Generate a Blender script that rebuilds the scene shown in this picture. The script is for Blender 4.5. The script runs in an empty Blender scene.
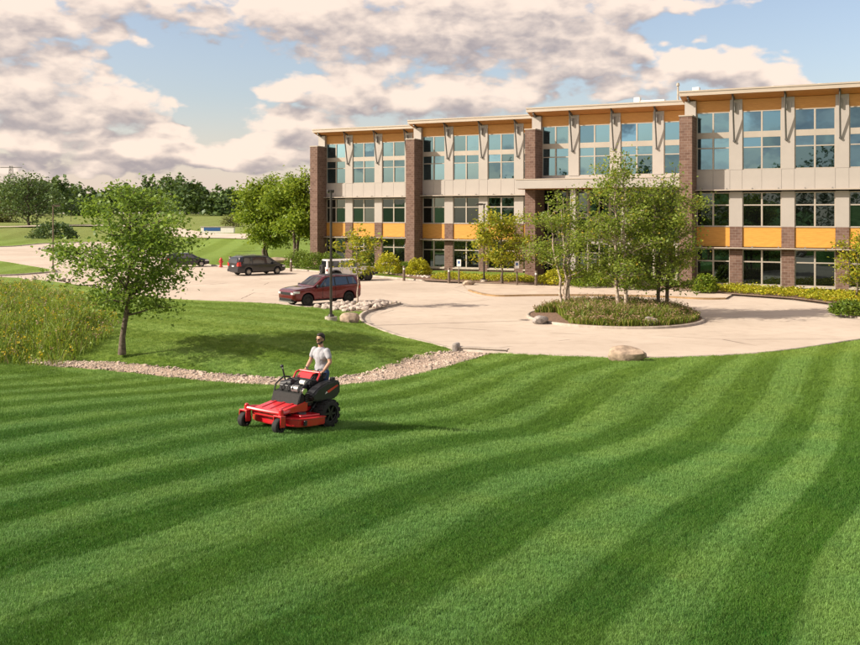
import bpy, bmesh, math, random
import numpy as np
from mathutils import Vector, Matrix, Euler, geometry as mgeo

R = math.radians
rng = np.random.default_rng(7)
random.seed(7)
sc = bpy.context.scene
col = sc.collection

# ------------------------------------------------------------------ camera
F_PX, H_PX, CAM_Z = 950.0, 213.6, 5.55          # focal length and horizon in photo pixels, camera height in metres
cam_d = bpy.data.cameras.new('camera')
cam = bpy.data.objects.new('camera', cam_d); col.objects.link(cam)
cam.location = (0, 0, CAM_Z); cam.rotation_euler = (R(90), 0, 0)
cam_d.sensor_width = 36; cam_d.lens = F_PX / 860 * 36
cam_d.shift_y = (H_PX - 322.5) / 860
cam_d.clip_start = .1; cam_d.clip_end = 12000
sc.camera = cam
sc.view_settings.view_transform = 'Standard'; sc.view_settings.look = 'None'
sc.view_settings.exposure = 0.84; sc.view_settings.gamma = 1
sc.cycles.use_denoising = True
sc.cycles.max_bounces = 6; sc.cycles.diffuse_bounces = 3; sc.cycles.glossy_bounces = 3; sc.cycles.transmission_bounces = 4; sc.cycles.transparent_max_bounces = 8
sc.cycles.sample_clamp_indirect = 6

def at(x, y, z=0.0):
    """photo pixel + height of the ground it stands on -> world point"""
    Y = F_PX * (CAM_Z - z) / (y - H_PX)
    return Vector(((x - 430) * Y / F_PX, Y, z))

# ------------------------------------------------------------------ node helper
class N:
    """tiny expression wrapper for shader nodes"""
    def __init__(s, tree, out): s.t, s.o = tree, out
    def _m(s, op, *a, clamp=False):
        n = s.t.nodes.new('ShaderNodeMath'); n.operation = op; n.use_clamp = clamp
        for i, v in enumerate((s,) + a):
            if isinstance(v, N): s.t.links.new(v.o, n.inputs[i])
            else: n.inputs[i].default_value = v
        return N(s.t, n.outputs[0])
    def __add__(s, b): return s._m('ADD', b)
    def __radd__(s, b): return s._m('ADD', b)
    def __sub__(s, b): return s._m('SUBTRACT', b)
    def __rsub__(s, b): return (s * -1.0) + b
    def __mul__(s, b): return s._m('MULTIPLY', b)
    def __rmul__(s, b): return s._m('MULTIPLY', b)
    def __truediv__(s, b): return s._m('DIVIDE', b)
    def max(s, b): return s._m('MAXIMUM', b)
    def min(s, b): return s._m('MINIMUM', b)
    def pow(s, b): return s._m('POWER', b)
    def sqrt(s): return s._m('SQRT')
    def sin(s): return s._m('SINE')
    def abs(s): return s._m('ABSOLUTE')
    def clamp(s): return s._m('ADD', 0.0, clamp=True)
    def atan2(s, b): return s._m('ARCTAN2', b)
    def smooth(s, a, b, lo=0.0, hi=1.0):
        n = s.t.nodes.new('ShaderNodeMapRange'); n.interpolation_type = 'SMOOTHSTEP'
        s.t.links.new(s.o, n.inputs['Value'])
        n.inputs['From Min'].default_value = a; n.inputs['From Max'].default_value = b
        n.inputs['To Min'].default_value = lo; n.inputs['To Max'].default_value = hi
        return N(s.t, n.outputs[0])

def sep(t, sock):
    n = t.nodes.new('ShaderNodeSeparateXYZ'); t.links.new(sock, n.inputs[0])
    return [N(t, n.outputs[i]) for i in range(3)]
def comb(t, x, y, z):
    n = t.nodes.new('ShaderNodeCombineXYZ')
    for i, v in enumerate((x, y, z)):
        if isinstance(v, N): t.links.new(v.o, n.inputs[i])
        else: n.inputs[i].default_value = v
    return n.outputs[0]
def noise(t, vec, scale, detail=4, rough=.55, dist=0.0, color=False, lac=2.0):
    n = t.nodes.new('ShaderNodeTexNoise')
    if vec is not None: t.links.new(vec, n.inputs['Vector'])
    n.inputs['Scale'].default_value = scale; n.inputs['Detail'].default_value = detail
    n.inputs['Roughness'].default_value = rough; n.inputs['Distortion'].default_value = dist
    n.inputs['Lacunarity'].default_value = lac
    return n.outputs['Color'] if color else N(t, n.outputs[0])
def mixc(t, fac, a, b, mode='MIX'):
    n = t.nodes.new('ShaderNodeMix'); n.data_type = 'RGBA'; n.blend_type = mode
    def setc(i, v):
        if isinstance(v, (tuple, list)): n.inputs[i].default_value = (*v[:3], 1)
        else: t.links.new(v.o if isinstance(v, N) else v, n.inputs[i])
    if isinstance(fac, N): t.links.new(fac.o, n.inputs[0])
    else: n.inputs[0].default_value = fac
    setc(6, a); setc(7, b)
    return n.outputs[2]
def bump(t, h, strength, dist=.02):
    n = t.nodes.new('ShaderNodeBump'); n.inputs['Strength'].default_value = strength
    n.inputs['Distance'].default_value = dist
    t.links.new(h.o if isinstance(h, N) else h, n.inputs['Height']); return n.outputs[0]

# ------------------------------------------------------------------ sun and sky
SUN_EL = 33.0
sun_h = Vector((-.965, -.262, 0)).normalized()          # horizontal direction towards the sun: left, a little in front of the facade
sun_v = Vector((sun_h.x * math.cos(R(SUN_EL)), sun_h.y * math.cos(R(SUN_EL)), math.sin(R(SUN_EL))))
sl = bpy.data.lights.new('sun', 'SUN'); sl.energy = 4.4; sl.angle = R(.6); sl.color = (1, .89, .74)
so = bpy.data.objects.new('sun', sl); col.objects.link(so)
so.rotation_euler = (-sun_v).to_track_quat('-Z', 'Y').to_euler()
so.location = sun_v * 60

world = bpy.data.worlds.new('World'); sc.world = world; world.use_nodes = True
wt = world.node_tree; wt.nodes.clear()
world.cycles.sampling_method = 'MANUAL'; world.cycles.sample_map_resolution = 512
CLOUDS = [  # photo position, radii (pixels at this focal length), weight: directions in the sky, not screen positions
 (470, 22, 250, 50, 1.0), (330, 22, 130, 34, .9), (545, 62, 95, 26, .95), (615, 40, 44, 20, .9), (380, 58, 90, 20, .7),
 (40, 96, 120, 40, 1.0), (10, 55, 60, 30, .8), (105, 105, 75, 26, .9), (-20, 18, 120, 34, .9), (112, 42, 48, 16, .75), (130, 4, 170, 18, .85),
 (150, 150, 100, 20, 1.2), (220, 164, 80, 12, 1.1), (45, 140, 90, 15, 1.1), (60, 168, 120, 7, .7),
 (292, 88, 40, 13, 1.0), (352, 92, 56, 28, 1.0), (300, 126, 70, 22, 1.0), (280, 152, 60, 14, 1.0), (440, 96, 100, 26, .95), (520, 92, 60, 20, .8),
 (690, 68, 74, 24, 1.05), (770, 76, 52, 18, 1.05), (640, 80, 56, 18, 1.0), (176, 110, 10, 5, .7), (240, 125, 10, 7, .7), (645, 3, 60, 10, .6),
 (-150, 60, 110, 40, .9), (1010, 60, 120, 34, .9), (700, -80, 200, 40, .8), (150, -90, 260, 46, .9),
]
def noise2(*a, **k):
    r = noise(*a, **k); (r.o if isinstance(r, N) else r).node.noise_dimensions = '2D'; return r
g = bpy.data.node_groups.new('cloud_density', 'ShaderNodeTree')
g.interface.new_socket('Vector', in_out='INPUT', socket_type='NodeSocketVector')
g.interface.new_socket('Density', in_out='OUTPUT', socket_type='NodeSocketFloat'); g.interface.new_socket('Soft', in_out='OUTPUT', socket_type='NodeSocketFloat')
gi = g.nodes.new('NodeGroupInput'); go = g.nodes.new('NodeGroupOutput')
vx, vy, vz = sep(g, gi.outputs[0])
hyp = (vx * vx + vy * vy).sqrt().max(1e-4)
az = vx.atan2(vy); el = vz.atan2(hyp)
nv = comb(g, az, el * 1.9, 0)
big = noise2(g, nv, 9.0, 1, .5); det = noise2(g, nv, 24.0, 6, .60)
wob = noise2(g, nv, 20.0, 2, .55)
vo = g.nodes.new('ShaderNodeTexVoronoi'); vo.feature = 'SMOOTH_F1'; vo.inputs['Smoothness'].default_value = .35; vo.inputs['Scale'].default_value = 21.0
vo.voronoi_dimensions = '2D'; vo.inputs['Detail'].default_value = 1.6; vo.inputs['Roughness'].default_value = .55; vo.inputs['Lacunarity'].default_value = 2.3; vo.normalize = True
dv_ = g.nodes.new('ShaderNodeVectorMath'); dv_.operation = 'MULTIPLY_ADD'; g.links.new(noise2(g, nv, 16.0, 3, .6, color=True), dv_.inputs[0]); dv_.inputs[1].default_value = (.05, .05, .05); g.links.new(nv, dv_.inputs[2])
g.links.new(dv_.outputs[0], vo.inputs['Vector']); bil = N(g, vo.outputs['Distance'])
a2 = az + (big - .5) * .12; e2 = el + (wob - .5) * .038
ae = comb(g, a2, e2, 0)
B = None
for (px, py, rx, ry, w) in CLOUDS:
    ca = math.atan((px - 430) / F_PX); ce = (H_PX - py) / F_PX * math.cos(ca)
    ra, re = rx / F_PX * 1.12, ry / F_PX * 1.15
    ma = g.nodes.new('ShaderNodeVectorMath'); ma.operation = 'MULTIPLY_ADD'; g.links.new(ae, ma.inputs[0])
    ma.inputs[1].default_value = (1 / ra, 1 / re, 0); ma.inputs[2].default_value = (-ca / ra, -ce / re, 0)
    dp = g.nodes.new('ShaderNodeVectorMath'); dp.operation = 'DOT_PRODUCT'; g.links.new(ma.outputs[0], dp.inputs[0]); g.links.new(ma.outputs[0], dp.inputs[1])
    b = N(g, dp.outputs['Value'])._m('MULTIPLY_ADD', -w, w)
    B = b if B is None else B.max(b)
B = B.max(-1.0)
for (px, py, rx, ry, w) in ((186, 72, 60, 34, .9), (225, 122, 55, 20, .8), (835, 30, 110, 60, 1.2), (690, 28, 60, 22, 1.0), (560, 104, 40, 14, .8)):      # open sky between the clouds
    ca = math.atan((px - 430) / F_PX); ce = math.atan((H_PX - py) / F_PX * math.cos(ca)); ra, re = rx / F_PX, ry / F_PX
    ma = g.nodes.new('ShaderNodeVectorMath'); ma.operation = 'MULTIPLY_ADD'; g.links.new(ae, ma.inputs[0])
    ma.inputs[1].default_value = (1 / ra, 1 / re, 0); ma.inputs[2].default_value = (-ca / ra, -ce / re, 0)
    dp = g.nodes.new('ShaderNodeVectorMath'); dp.operation = 'DOT_PRODUCT'; g.links.new(ma.outputs[0], dp.inputs[0]); g.links.new(ma.outputs[0], dp.inputs[1])
    B = B - N(g, dp.outputs['Value'])._m('MULTIPLY_ADD', -w, w).max(0.0)
out_frame = az.abs().smooth(.55, .75).max(el.smooth(.26, .36)) * el.smooth(.01, .06)
G = (noise2(g, nv, 3.6, 3, .55) - .50) * 5.0 + .55
B = B.max((G + 1.0) * out_frame - 1.0)
dens = B * .80 + (.42 - bil) * 1.55 + (det - .5) * 1.25 - .26
g.links.new(dens.o, go.inputs[0])
soft = B * .95 + (.42 - bil) * .75 + (det - .5) * .3
g.links.new(soft.o, go.inputs[1])
tc = wt.nodes.new('ShaderNodeTexCoord'); vdir = tc.outputs['Generated']
x, y, z = sep(wt, vdir)
def dens_at(vec):
    n = wt.nodes.new('ShaderNodeGroup'); n.node_tree = g; wt.links.new(vec, n.inputs[0]); return N(wt, n.outputs[0]), N(wt, n.outputs[1])
d0, s0 = dens_at(vdir)
d1, s1_ = dens_at(comb(wt, x - .010, y, z + .020))
mask = d0.smooth(-.12, .42)
shade = (.74 + (s0 - s1_) * .85 + (d0 - d1) * .40 - s0.smooth(.25, 1.1) * .30).smooth(-.10, 1.05)
sky = wt.nodes.new('ShaderNodeTexSky'); sky.sky_type = 'NISHITA'; sky.sun_disc = False
sky.sun_elevation = R(SUN_EL); sky.sun_rotation = math.atan2(sun_v.x, sun_v.y)
sky.air_density = 1.0; sky.dust_density = 2.2; sky.ozone_density = 1.3
ccol = mixc(wt, shade, (.41, .36, .37), (1.0, .82, .69))
hyp2 = (x * x + y * y).sqrt().max(1e-4)
low = (z / hyp2).smooth(-.02, .13, 1, 0)
veil = low * .66
bg1 = wt.nodes.new('ShaderNodeBackground'); wt.links.new(mixc(wt, 1.0, sky.outputs[0], (1.0, .89, .84), 'MULTIPLY'), bg1.inputs[0]); bg1.inputs[1].default_value = .118
bgh = wt.nodes.new('ShaderNodeBackground'); bgh.inputs[0].default_value = (.95, .76, .66, 1); bgh.inputs[1].default_value = .68
bg2 = wt.nodes.new('ShaderNodeBackground'); wt.links.new(ccol, bg2.inputs[0]); bg2.inputs[1].default_value = .60
m0 = wt.nodes.new('ShaderNodeMixShader'); wt.links.new(veil.o, m0.inputs[0]); wt.links.new(bg1.outputs[0], m0.inputs[1]); wt.links.new(bgh.outputs[0], m0.inputs[2])
m1 = wt.nodes.new('ShaderNodeMixShader'); wt.links.new((mask * .94).o, m1.inputs[0]); wt.links.new(m0.outputs[0], m1.inputs[1]); wt.links.new(bg2.outputs[0], m1.inputs[2])
wo = wt.nodes.new('ShaderNodeOutputWorld'); wt.links.new(m1.outputs[0], wo.inputs[0])

# ------------------------------------------------------------------ materials
MAT = {}
def newmat(name):
    m = bpy.data.materials.new(name); m.use_nodes = True; t = m.node_tree
    MAT[name] = m
    return m, t, t.nodes['Principled BSDF']
def setin(b, key, v): b.inputs[key].default_value = v
def posn(t): return t.nodes.new('ShaderNodeNewGeometry').outputs['Position']
def objc(t): return t.nodes.new('ShaderNodeTexCoord').outputs['Object']
def plain(name, c, rough=.6, metal=0.0, var=.12, scale=6.0, spec=.5, coat=0.0, bmp=0.0, bscale=60):
    m, t, b = newmat(name)
    v = objc(t)
    f = noise(t, v, scale, 5, .6)
    cc = mixc(t, f.smooth(.3, .7), tuple(x * (1 - var) for x in c), tuple(min(1, x * (1 + var)) for x in c))
    t.links.new(cc, b.inputs['Base Color'])
    setin(b, 'Roughness', rough); setin(b, 'Metallic', metal); setin(b, 'Specular IOR Level', spec); setin(b, 'Coat Weight', coat)
    setin(b, 'Coat Roughness', .05)
    if bmp: t.links.new(bump(t, noise(t, v, bscale, 4, .6), bmp, .03 if bscale < 15 else .01), b.inputs['Normal'])
    return m

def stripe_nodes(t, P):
    """mowing passes: how light catches blades laid either way, painted as a lighter and a deeper green"""
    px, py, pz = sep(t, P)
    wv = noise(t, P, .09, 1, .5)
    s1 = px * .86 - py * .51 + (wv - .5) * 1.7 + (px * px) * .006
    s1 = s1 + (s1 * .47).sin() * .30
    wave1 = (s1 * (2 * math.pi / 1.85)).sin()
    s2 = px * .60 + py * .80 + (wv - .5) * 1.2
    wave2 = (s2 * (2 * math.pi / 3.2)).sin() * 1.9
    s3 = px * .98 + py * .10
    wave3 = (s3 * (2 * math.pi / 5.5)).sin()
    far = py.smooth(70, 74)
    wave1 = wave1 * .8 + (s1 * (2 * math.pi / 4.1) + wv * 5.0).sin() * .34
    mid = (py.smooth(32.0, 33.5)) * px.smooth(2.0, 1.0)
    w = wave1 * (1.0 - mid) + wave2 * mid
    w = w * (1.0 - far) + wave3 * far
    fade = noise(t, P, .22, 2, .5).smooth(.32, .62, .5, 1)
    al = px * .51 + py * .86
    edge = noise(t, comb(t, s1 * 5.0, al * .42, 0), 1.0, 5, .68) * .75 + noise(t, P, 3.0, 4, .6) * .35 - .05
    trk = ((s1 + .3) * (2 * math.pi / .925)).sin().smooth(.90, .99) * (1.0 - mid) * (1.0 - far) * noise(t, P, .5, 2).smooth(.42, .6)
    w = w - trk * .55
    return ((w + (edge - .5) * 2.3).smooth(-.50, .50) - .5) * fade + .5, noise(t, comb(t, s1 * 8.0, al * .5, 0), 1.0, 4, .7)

def lawn_colour(t, P, bright=1.0):
    st, streak = stripe_nodes(t, P)
    patch = noise(t, P, .55, 5, .6); fine = noise(t, P, 14.0, 5, .65); dry = noise(t, P, 2.2, 6, .7)
    k = bright
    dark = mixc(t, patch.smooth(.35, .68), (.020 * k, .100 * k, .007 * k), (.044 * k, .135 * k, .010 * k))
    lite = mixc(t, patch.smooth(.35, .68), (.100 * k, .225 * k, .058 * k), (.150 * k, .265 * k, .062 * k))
    c = mixc(t, st, dark, lite)  # stripe sheen of the leaning blades is mixed into the base colour
    c = mixc(t, dry.smooth(.60, .80) * .40, c, (.24 * k, .29 * k, .10 * k))
    c = mixc(t, sep(t, P)[1].smooth(18, 32) * .30, c, (.23 * k, .28 * k, .035 * k))  # yellower with distance: hue shift of the flatter view angle, put into the colour
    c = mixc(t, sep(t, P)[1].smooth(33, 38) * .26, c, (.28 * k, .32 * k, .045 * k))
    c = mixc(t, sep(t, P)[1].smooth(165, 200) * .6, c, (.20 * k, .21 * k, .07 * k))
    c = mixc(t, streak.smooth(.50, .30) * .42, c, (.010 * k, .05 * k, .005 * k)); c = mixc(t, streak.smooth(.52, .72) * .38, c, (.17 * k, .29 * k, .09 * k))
    fleck = noise(t, P, 5.5, 6, .75)
    c = mixc(t, fleck.smooth(.60, .74) * .38, c, (.21 * k, .31 * k, .11 * k))
    c = mixc(t, fleck.smooth(.42, .28) * .30, c, (.012 * k, .05 * k, .006 * k))
    c = mixc(t, fine.smooth(.38, .62), mixc(t, .30, c, (0, 0, 0)), c)
    return c

m, t, b = newmat('lawn')
P = posn(t)
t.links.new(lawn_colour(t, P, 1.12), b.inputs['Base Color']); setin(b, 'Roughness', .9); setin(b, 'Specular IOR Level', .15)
t.links.new(bump(t, noise(t, P, 22, 6, .7) + noise(t, P, 5, 3, .6) * .6, .9, .06), b.inputs['Normal'])

m, t, b = newmat('grass_blade')
P = posn(t)
ri = t.nodes.new('ShaderNodeObjectInfo')
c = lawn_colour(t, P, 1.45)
rnd = N(t, t.nodes.new('ShaderNodeNewGeometry').outputs['Random Per Island'])
c = mixc(t, rnd.smooth(0, 1) * .40, c, (.17, .29, .06))
t.links.new(c, b.inputs['Base Color']); setin(b, 'Roughness', .55); setin(b, 'Specular IOR Level', .3)
tr = t.nodes.new('ShaderNodeBsdfTranslucent'); t.links.new(c, tr.inputs[0])
mx = t.nodes.new('ShaderNodeMixShader'); mx.inputs[0].default_value = .3
t.links.new(b.outputs[0], mx.inputs[1]); t.links.new(tr.outputs[0], mx.inputs[2])
t.links.new(mx.outputs[0], t.nodes['Material Output'].inputs[0])

def leafmat(name, c1, c2, c3=None, trans=.38, p3=.1, rough=.5):
    m, t, b = newmat(name)
    rnd = N(t, t.nodes.new('ShaderNodeNewGeometry').outputs['Random Per Island'])
    ob = objc(t); big = noise(t, ob, .9, 3, .5)
    c = mixc(t, ((rnd - .5) * .9 + (big - .5) * 1.2 + .5).clamp(), c1, c2)
    if c3:
        r2 = (rnd * 37.77)._m('FRACT')
        c = mixc(t, r2.smooth(1 - p3, 1 - p3 + .01), c, c3)
    t.links.new(c, b.inputs['Base Color']); setin(b, 'Roughness', rough); setin(b, 'Specular IOR Level', .35)
    tr = t.nodes.new('ShaderNodeBsdfTranslucent'); t.links.new(mixc(t, .35, c, (.25, .30, .02)), tr.inputs[0])
    mx = t.nodes.new('ShaderNodeMixShader'); mx.inputs[0].default_value = trans
    t.links.new(b.outputs[0], mx.inputs[1]); t.links.new(tr.outputs[0], mx.inputs[2])
    t.links.new(mx.outputs[0], t.nodes['Material Output'].inputs[0])
    return m
leafmat('leaf_maple', (.085, .175, .026), (.25, .37, .06), trans=.52)
leafmat('leaf_birch', (.12, .20, .026), (.34, .41, .07), (.60, .45, .06), p3=.03, trans=.55)
leafmat('leaf_lime', (.17, .23, .016), (.40, .38, .025), (.55, .42, .03), p3=.10)
leafmat('leaf_bright', (.11, .20, .018), (.31, .39, .035), trans=.45)
leafmat('leaf_dark', (.035, .080, .028), (.080, .145, .040), trans=.2)
leafmat('leaf_far', (.060, .115, .042), (.13, .20, .055), trans=.2)
leafmat('leaf_olive', (.07, .09, .022), (.15, .14, .035), trans=.25)
leafmat('leaf_shrub_yellow', (.32, .34, .018), (.58, .52, .025), trans=.3)
leafmat('leaf_hedge', (.085, .155, .016), (.20, .27, .03), trans=.3)
leafmat('prairie_leaf', (.10, .21, .028), (.30, .38, .065), (.42, .36, .16), p3=.06)
leafmat('prairie_flower', (.48, .34, .015), (.60, .46, .03))
leafmat('prairie_seed', (.26, .15, .09), (.42, .30, .20))
leafmat('island_grass', (.14, .19, .025), (.33, .33, .06), (.46, .34, .16), p3=.15)
leafmat('groundcover', (.22, .27, .018), (.52, .48, .025), (.5, .36, .03), p3=.12)

m, t, b = newmat('bark')
ob = objc(t); n1 = noise(t, ob, 9, 6, .7)
t.links.new(mixc(t, n1.smooth(.3, .7), (.060, .045, .034), (.17, .135, .10)), b.inputs['Base Color']); setin(b, 'Roughness', .95)
t.links.new(bump(t, n1, .7, .03), b.inputs['Normal'])
m, t, b = newmat('bark_birch')
ob = objc(t); n1 = noise(t, ob, 5, 6, .7)
t.links.new(mixc(t, n1.smooth(.35, .62), (.16, .11, .08), (.46, .38, .31)), b.inputs['Base Color']); setin(b, 'Roughness', .9)

m, t, b = newmat('pavement')
P = posn(t)
a1 = noise(t, P, .12, 4, .6); a2_ = noise(t, P, 1.3, 6, .65); a3 = noise(t, P, 40, 4, .6)
c = mixc(t, a1.smooth(.32, .68), (.46, .385, .315), (.55, .468, .388))
c = mixc(t, a2_.smooth(.42, .75) * .35, c, (.34, .26, .20))
c = mixc(t, a3.smooth(.35, .7) * .25, c, (.28, .22, .18))
vor = t.nodes.new('ShaderNodeTexVoronoi'); vor.feature = 'DISTANCE_TO_EDGE'; vor.inputs['Scale'].default_value = .085
wv = noise(t, P, .8, 4, .6, color=True)
wmix = mixc(t, .14, P, wv, 'ADD'); t.links.new(wmix, vor.inputs['Vector'])
crack = N(t, vor.outputs['Distance']).smooth(.0012, .0035, 1, 0) * noise(t, P, .3, 2).smooth(.48, .6)
c = mixc(t, crack * .8, c, (.10, .075, .06))
c = mixc(t, noise(t, P, .42, 5, .65).smooth(.58, .74) * .30, c, (.25, .19, .15))
px_, py_, pz_ = sep(t, P)
band = noise(t, comb(t, px_ * .05, py_ * .6, 0), 1.0, 5, .6)
c = mixc(t, band.smooth(.58, .70) * .22, c, (.24, .18, .14))
t.links.new(c, b.inputs['Base Color']); setin(b, 'Roughness', .88); setin(b, 'Specular IOR Level', .25)
t.links.new(bump(t, a3, .25, .008), b.inputs['Normal'])

plain('kerb', (.36, .305, .255), .9, var=.22, scale=2.5, bmp=.3)
plain('kerb_yellow', (.27, .17, .08), .9, var=.25, scale=2.0)
plain('walk', (.47, .38, .30), .9, var=.12, scale=.8)
plain('mulch', (.17, .10, .065), 1, var=.45, scale=14, bmp=.9, bscale=26)
plain('gravel_bed', (.34, .25, .19), 1, var=.4, scale=9, bmp=1, bscale=18)
plain('stone_pale', (.44, .37, .32), .9, var=.3, scale=3, bmp=.5, bscale=12)
plain('stone_gravel', (.37, .30, .245), .9, var=.45, scale=1.2, bmp=.3)
plain('boulder_tan', (.33, .25, .185), .92, var=.35, scale=2.4, bmp=.6, bscale=9)
plain('boulder_grey', (.27, .24, .22), .92, var=.4, scale=2.4, bmp=.6, bscale=9)
plain('boulder_dark', (.055, .045, .04), .9, var=.4, scale=2.4, bmp=.6, bscale=9)
plain('concrete', (.40, .35, .29), .9, var=.18, scale=2.5, bmp=.25)
plain('metal_panel', (.40, .365, .335), .42, metal=.2, var=.035, scale=.7)
plain('frame_metal', (.42, .37, .315), .4, metal=.3, var=.05, scale=.8)
plain('fascia_metal', (.44, .375, .31), .4, metal=.2, var=.04, scale=.6)
plain('steel_dark', (.12, .115, .11), .45, metal=.6, var=.1)
plain('steel_grey', (.26, .25, .24), .45, metal=.5, var=.1)
plain('pole_dark', (.045, .04, .036), .4, metal=.4, var=.15)
plain('pole_bronze', (.16, .12, .09), .45, metal=.4, var=.15)
plain('roof_membrane', (.5, .46, .41), .8)
plain('white_paint', (.72, .70, .66), .5, var=.05)
plain('sign_blue', (.06, .13, .34), .5)
plain('dark_room', (.012, .012, .014), .8)

m, t, b = newmat('brick')
ob = objc(t)
ox, oy, oz = sep(t, ob)
bt = t.nodes.new('ShaderNodeTexBrick')
t.links.new(comb(t, ox + oy, oz, 0), bt.inputs['Vector'])
bt.inputs['Scale'].default_value = 1.0; bt.inputs['Brick Width'].default_value = .40; bt.inputs['Row Height'].default_value = .20
bt.inputs['Mortar Size'].default_value = .012
bt.inputs['Color1'].default_value = (.115, .062, .045, 1); bt.inputs['Color2'].default_value = (.185, .112, .085, 1)
bt.inputs['Mortar'].default_value = (.24, .18, .15, 1)
n1 = noise(t, ob, 3.0, 5, .6)
t.links.new(mixc(t, n1.smooth(.35, .7) * .35, bt.outputs[0], (.085, .05, .04)), b.inputs['Base Color']); setin(b, 'Roughness', .9)
t.links.new(bump(t, N(t, bt.outputs['Fac']) * -1.0 + n1 * .4, .5, .012), b.inputs['Normal'])

def woodmat(name, c1, c2, rough=.5):
    m, t, b = newmat(name)
    ob = objc(t); ox, oy, oz = sep(t, ob)
    gr = noise(t, comb(t, ox * .8, oy * 4.0, oz * 9.0), 2.2, 6, .65)
    c = mixc(t, gr.smooth(.3, .7), c1, c2)
    pl = (oz * 7.0)._m('FRACT').smooth(0, .06) if 'soffit' not in name else (oy * 5.0)._m('FRACT').smooth(0, .06)
    c = mixc(t, pl, tuple(x * .45 for x in c1), c)
    t.links.new(c, b.inputs['Base Color']); setin(b, 'Roughness', rough)
    return m
woodmat('wood_panel', (.50, .225, .035), (.62, .31, .055))
woodmat('wood_frieze', (.50, .225, .055), (.60, .30, .075))
woodmat('wood_soffit', (.44, .18, .055), (.55, .25, .08))

m, t, b = newmat('glass_mirror')      # coated office glazing: strong sky reflection over a dark room
ob = objc(t)
gl = t.nodes.new('ShaderNodeBsdfGlossy'); t.links.new(mixc(t, N(t, t.nodes.new('ShaderNodeObjectInfo').outputs['Random']), (0.122, 0.223, 0.288), (0.238, 0.434, 0.56)), gl.inputs[0]); gl.inputs['Roughness'].default_value = .012
nb = bump(t, noise(t, ob, .9, 2, .5), .035, .05); t.links.new(nb, gl.inputs['Normal'])
df = t.nodes.new('ShaderNodeBsdfDiffuse'); df.inputs[0].default_value = (.016, .024, .026, 1)
mx = t.nodes.new('ShaderNodeMixShader'); mx.inputs[0].default_value = .80
t.links.new(df.outputs[0], mx.inputs[1]); t.links.new(gl.outputs[0], mx.inputs[2]); t.links.new(mx.outputs[0], t.nodes['Material Output'].inputs[0])
m, t, b = newmat('glass_plain')       # lower floors: plainer, darker glazing
gl = t.nodes.new('ShaderNodeBsdfGlossy'); t.links.new(mixc(t, N(t, t.nodes.new('ShaderNodeObjectInfo').outputs['Random']), (0.072, 0.097, 0.101), (0.14, 0.189, 0.196)), gl.inputs[0]); gl.inputs['Roughness'].default_value = .015
df = t.nodes.new('ShaderNodeBsdfDiffuse'); df.inputs[0].default_value = (.010, .011, .011, 1)
mx = t.nodes.new('ShaderNodeMixShader'); mx.inputs[0].default_value = .75
t.links.new(bump(t, noise(t, objc(t), .9, 2, .5), .035, .05), gl.inputs['Normal'])
t.links.new(df.outputs[0], mx.inputs[1]); t.links.new(gl.outputs[0], mx.inputs[2]); t.links.new(mx.outputs[0], t.nodes['Material Output'].inputs[0])
m, t, b = newmat('car_glass'); setin(b, 'Base Color', (.010, .012, .015, 1)); setin(b, 'Roughness', .03); setin(b, 'Specular IOR Level', .9); setin(b, 'IOR', 1.7)
def paint(name, c, coat=1.0, metal=.25):
    m, t, b = newmat(name); setin(b, 'Base Color', (*c, 1)); setin(b, 'Roughness', .35); setin(b, 'Metallic', metal); setin(b, 'Coat Weight', coat); setin(b, 'Coat Roughness', .04)
    dirt = noise(t, objc(t), 1.7, 5, .6)
    t.links.new(mixc(t, dirt.smooth(.45, .8) * (.10 if max(c) > .1 else .03), c, (.25, .21, .17)), b.inputs['Base Color'])
paint('paint_red', (.135, .005, .012), metal=.6); paint('paint_black', (.006, .007, .012), coat=.6, metal=0); paint('paint_white', (.72, .69, .66), metal=0)
paint('mower_red', (.46, .006, .014), coat=.7, metal=0); paint('mower_red_bright', (.56, .016, .026), coat=.5, metal=0)
paint('paint_blue', (.03, .10, .30)); paint('paint_silver', (.4, .4, .4), metal=.5)
plain('rubber', (.016, .016, .016), .85, var=.3, scale=20, bmp=.3)
plain('rim_alloy', (.42, .40, .38), .3, metal=.8)
plain('rim_dark', (.035, .035, .036), .4, metal=.5)
plain('plastic_black', (.014, .015, .018), .45, var=.2)
plain('engine_grey', (.22, .22, .22), .4, metal=.6, var=.3, scale=14)
plain('chrome', (.62, .60, .56), .18, metal=1.0)
plain('lamp_red', (.50, .015, .012), .25, coat=.8); plain('lamp_clear', (.62, .62, .60), .12, coat=.8); plain('lamp_amber', (.6, .2, .02), .3)
plain('hydrant_red', (.48, .03, .025), .45, coat=.4)
plain('skin', (.46, .255, .175), .55, var=.08, scale=9, spec=.4)
plain('hair', (.018, .013, .011), .7, var=.3, scale=40)
plain('shirt_grey', (.36, .36, .395), .9, var=.10, scale=7, bmp=.5, bscale=9)
plain('jeans', (.035, .07, .17), .9, var=.2, scale=9, bmp=.4, bscale=12)
plain('shoe', (.06, .05, .045), .7)
plain('sunglass', (.008, .008, .008), .1)

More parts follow.
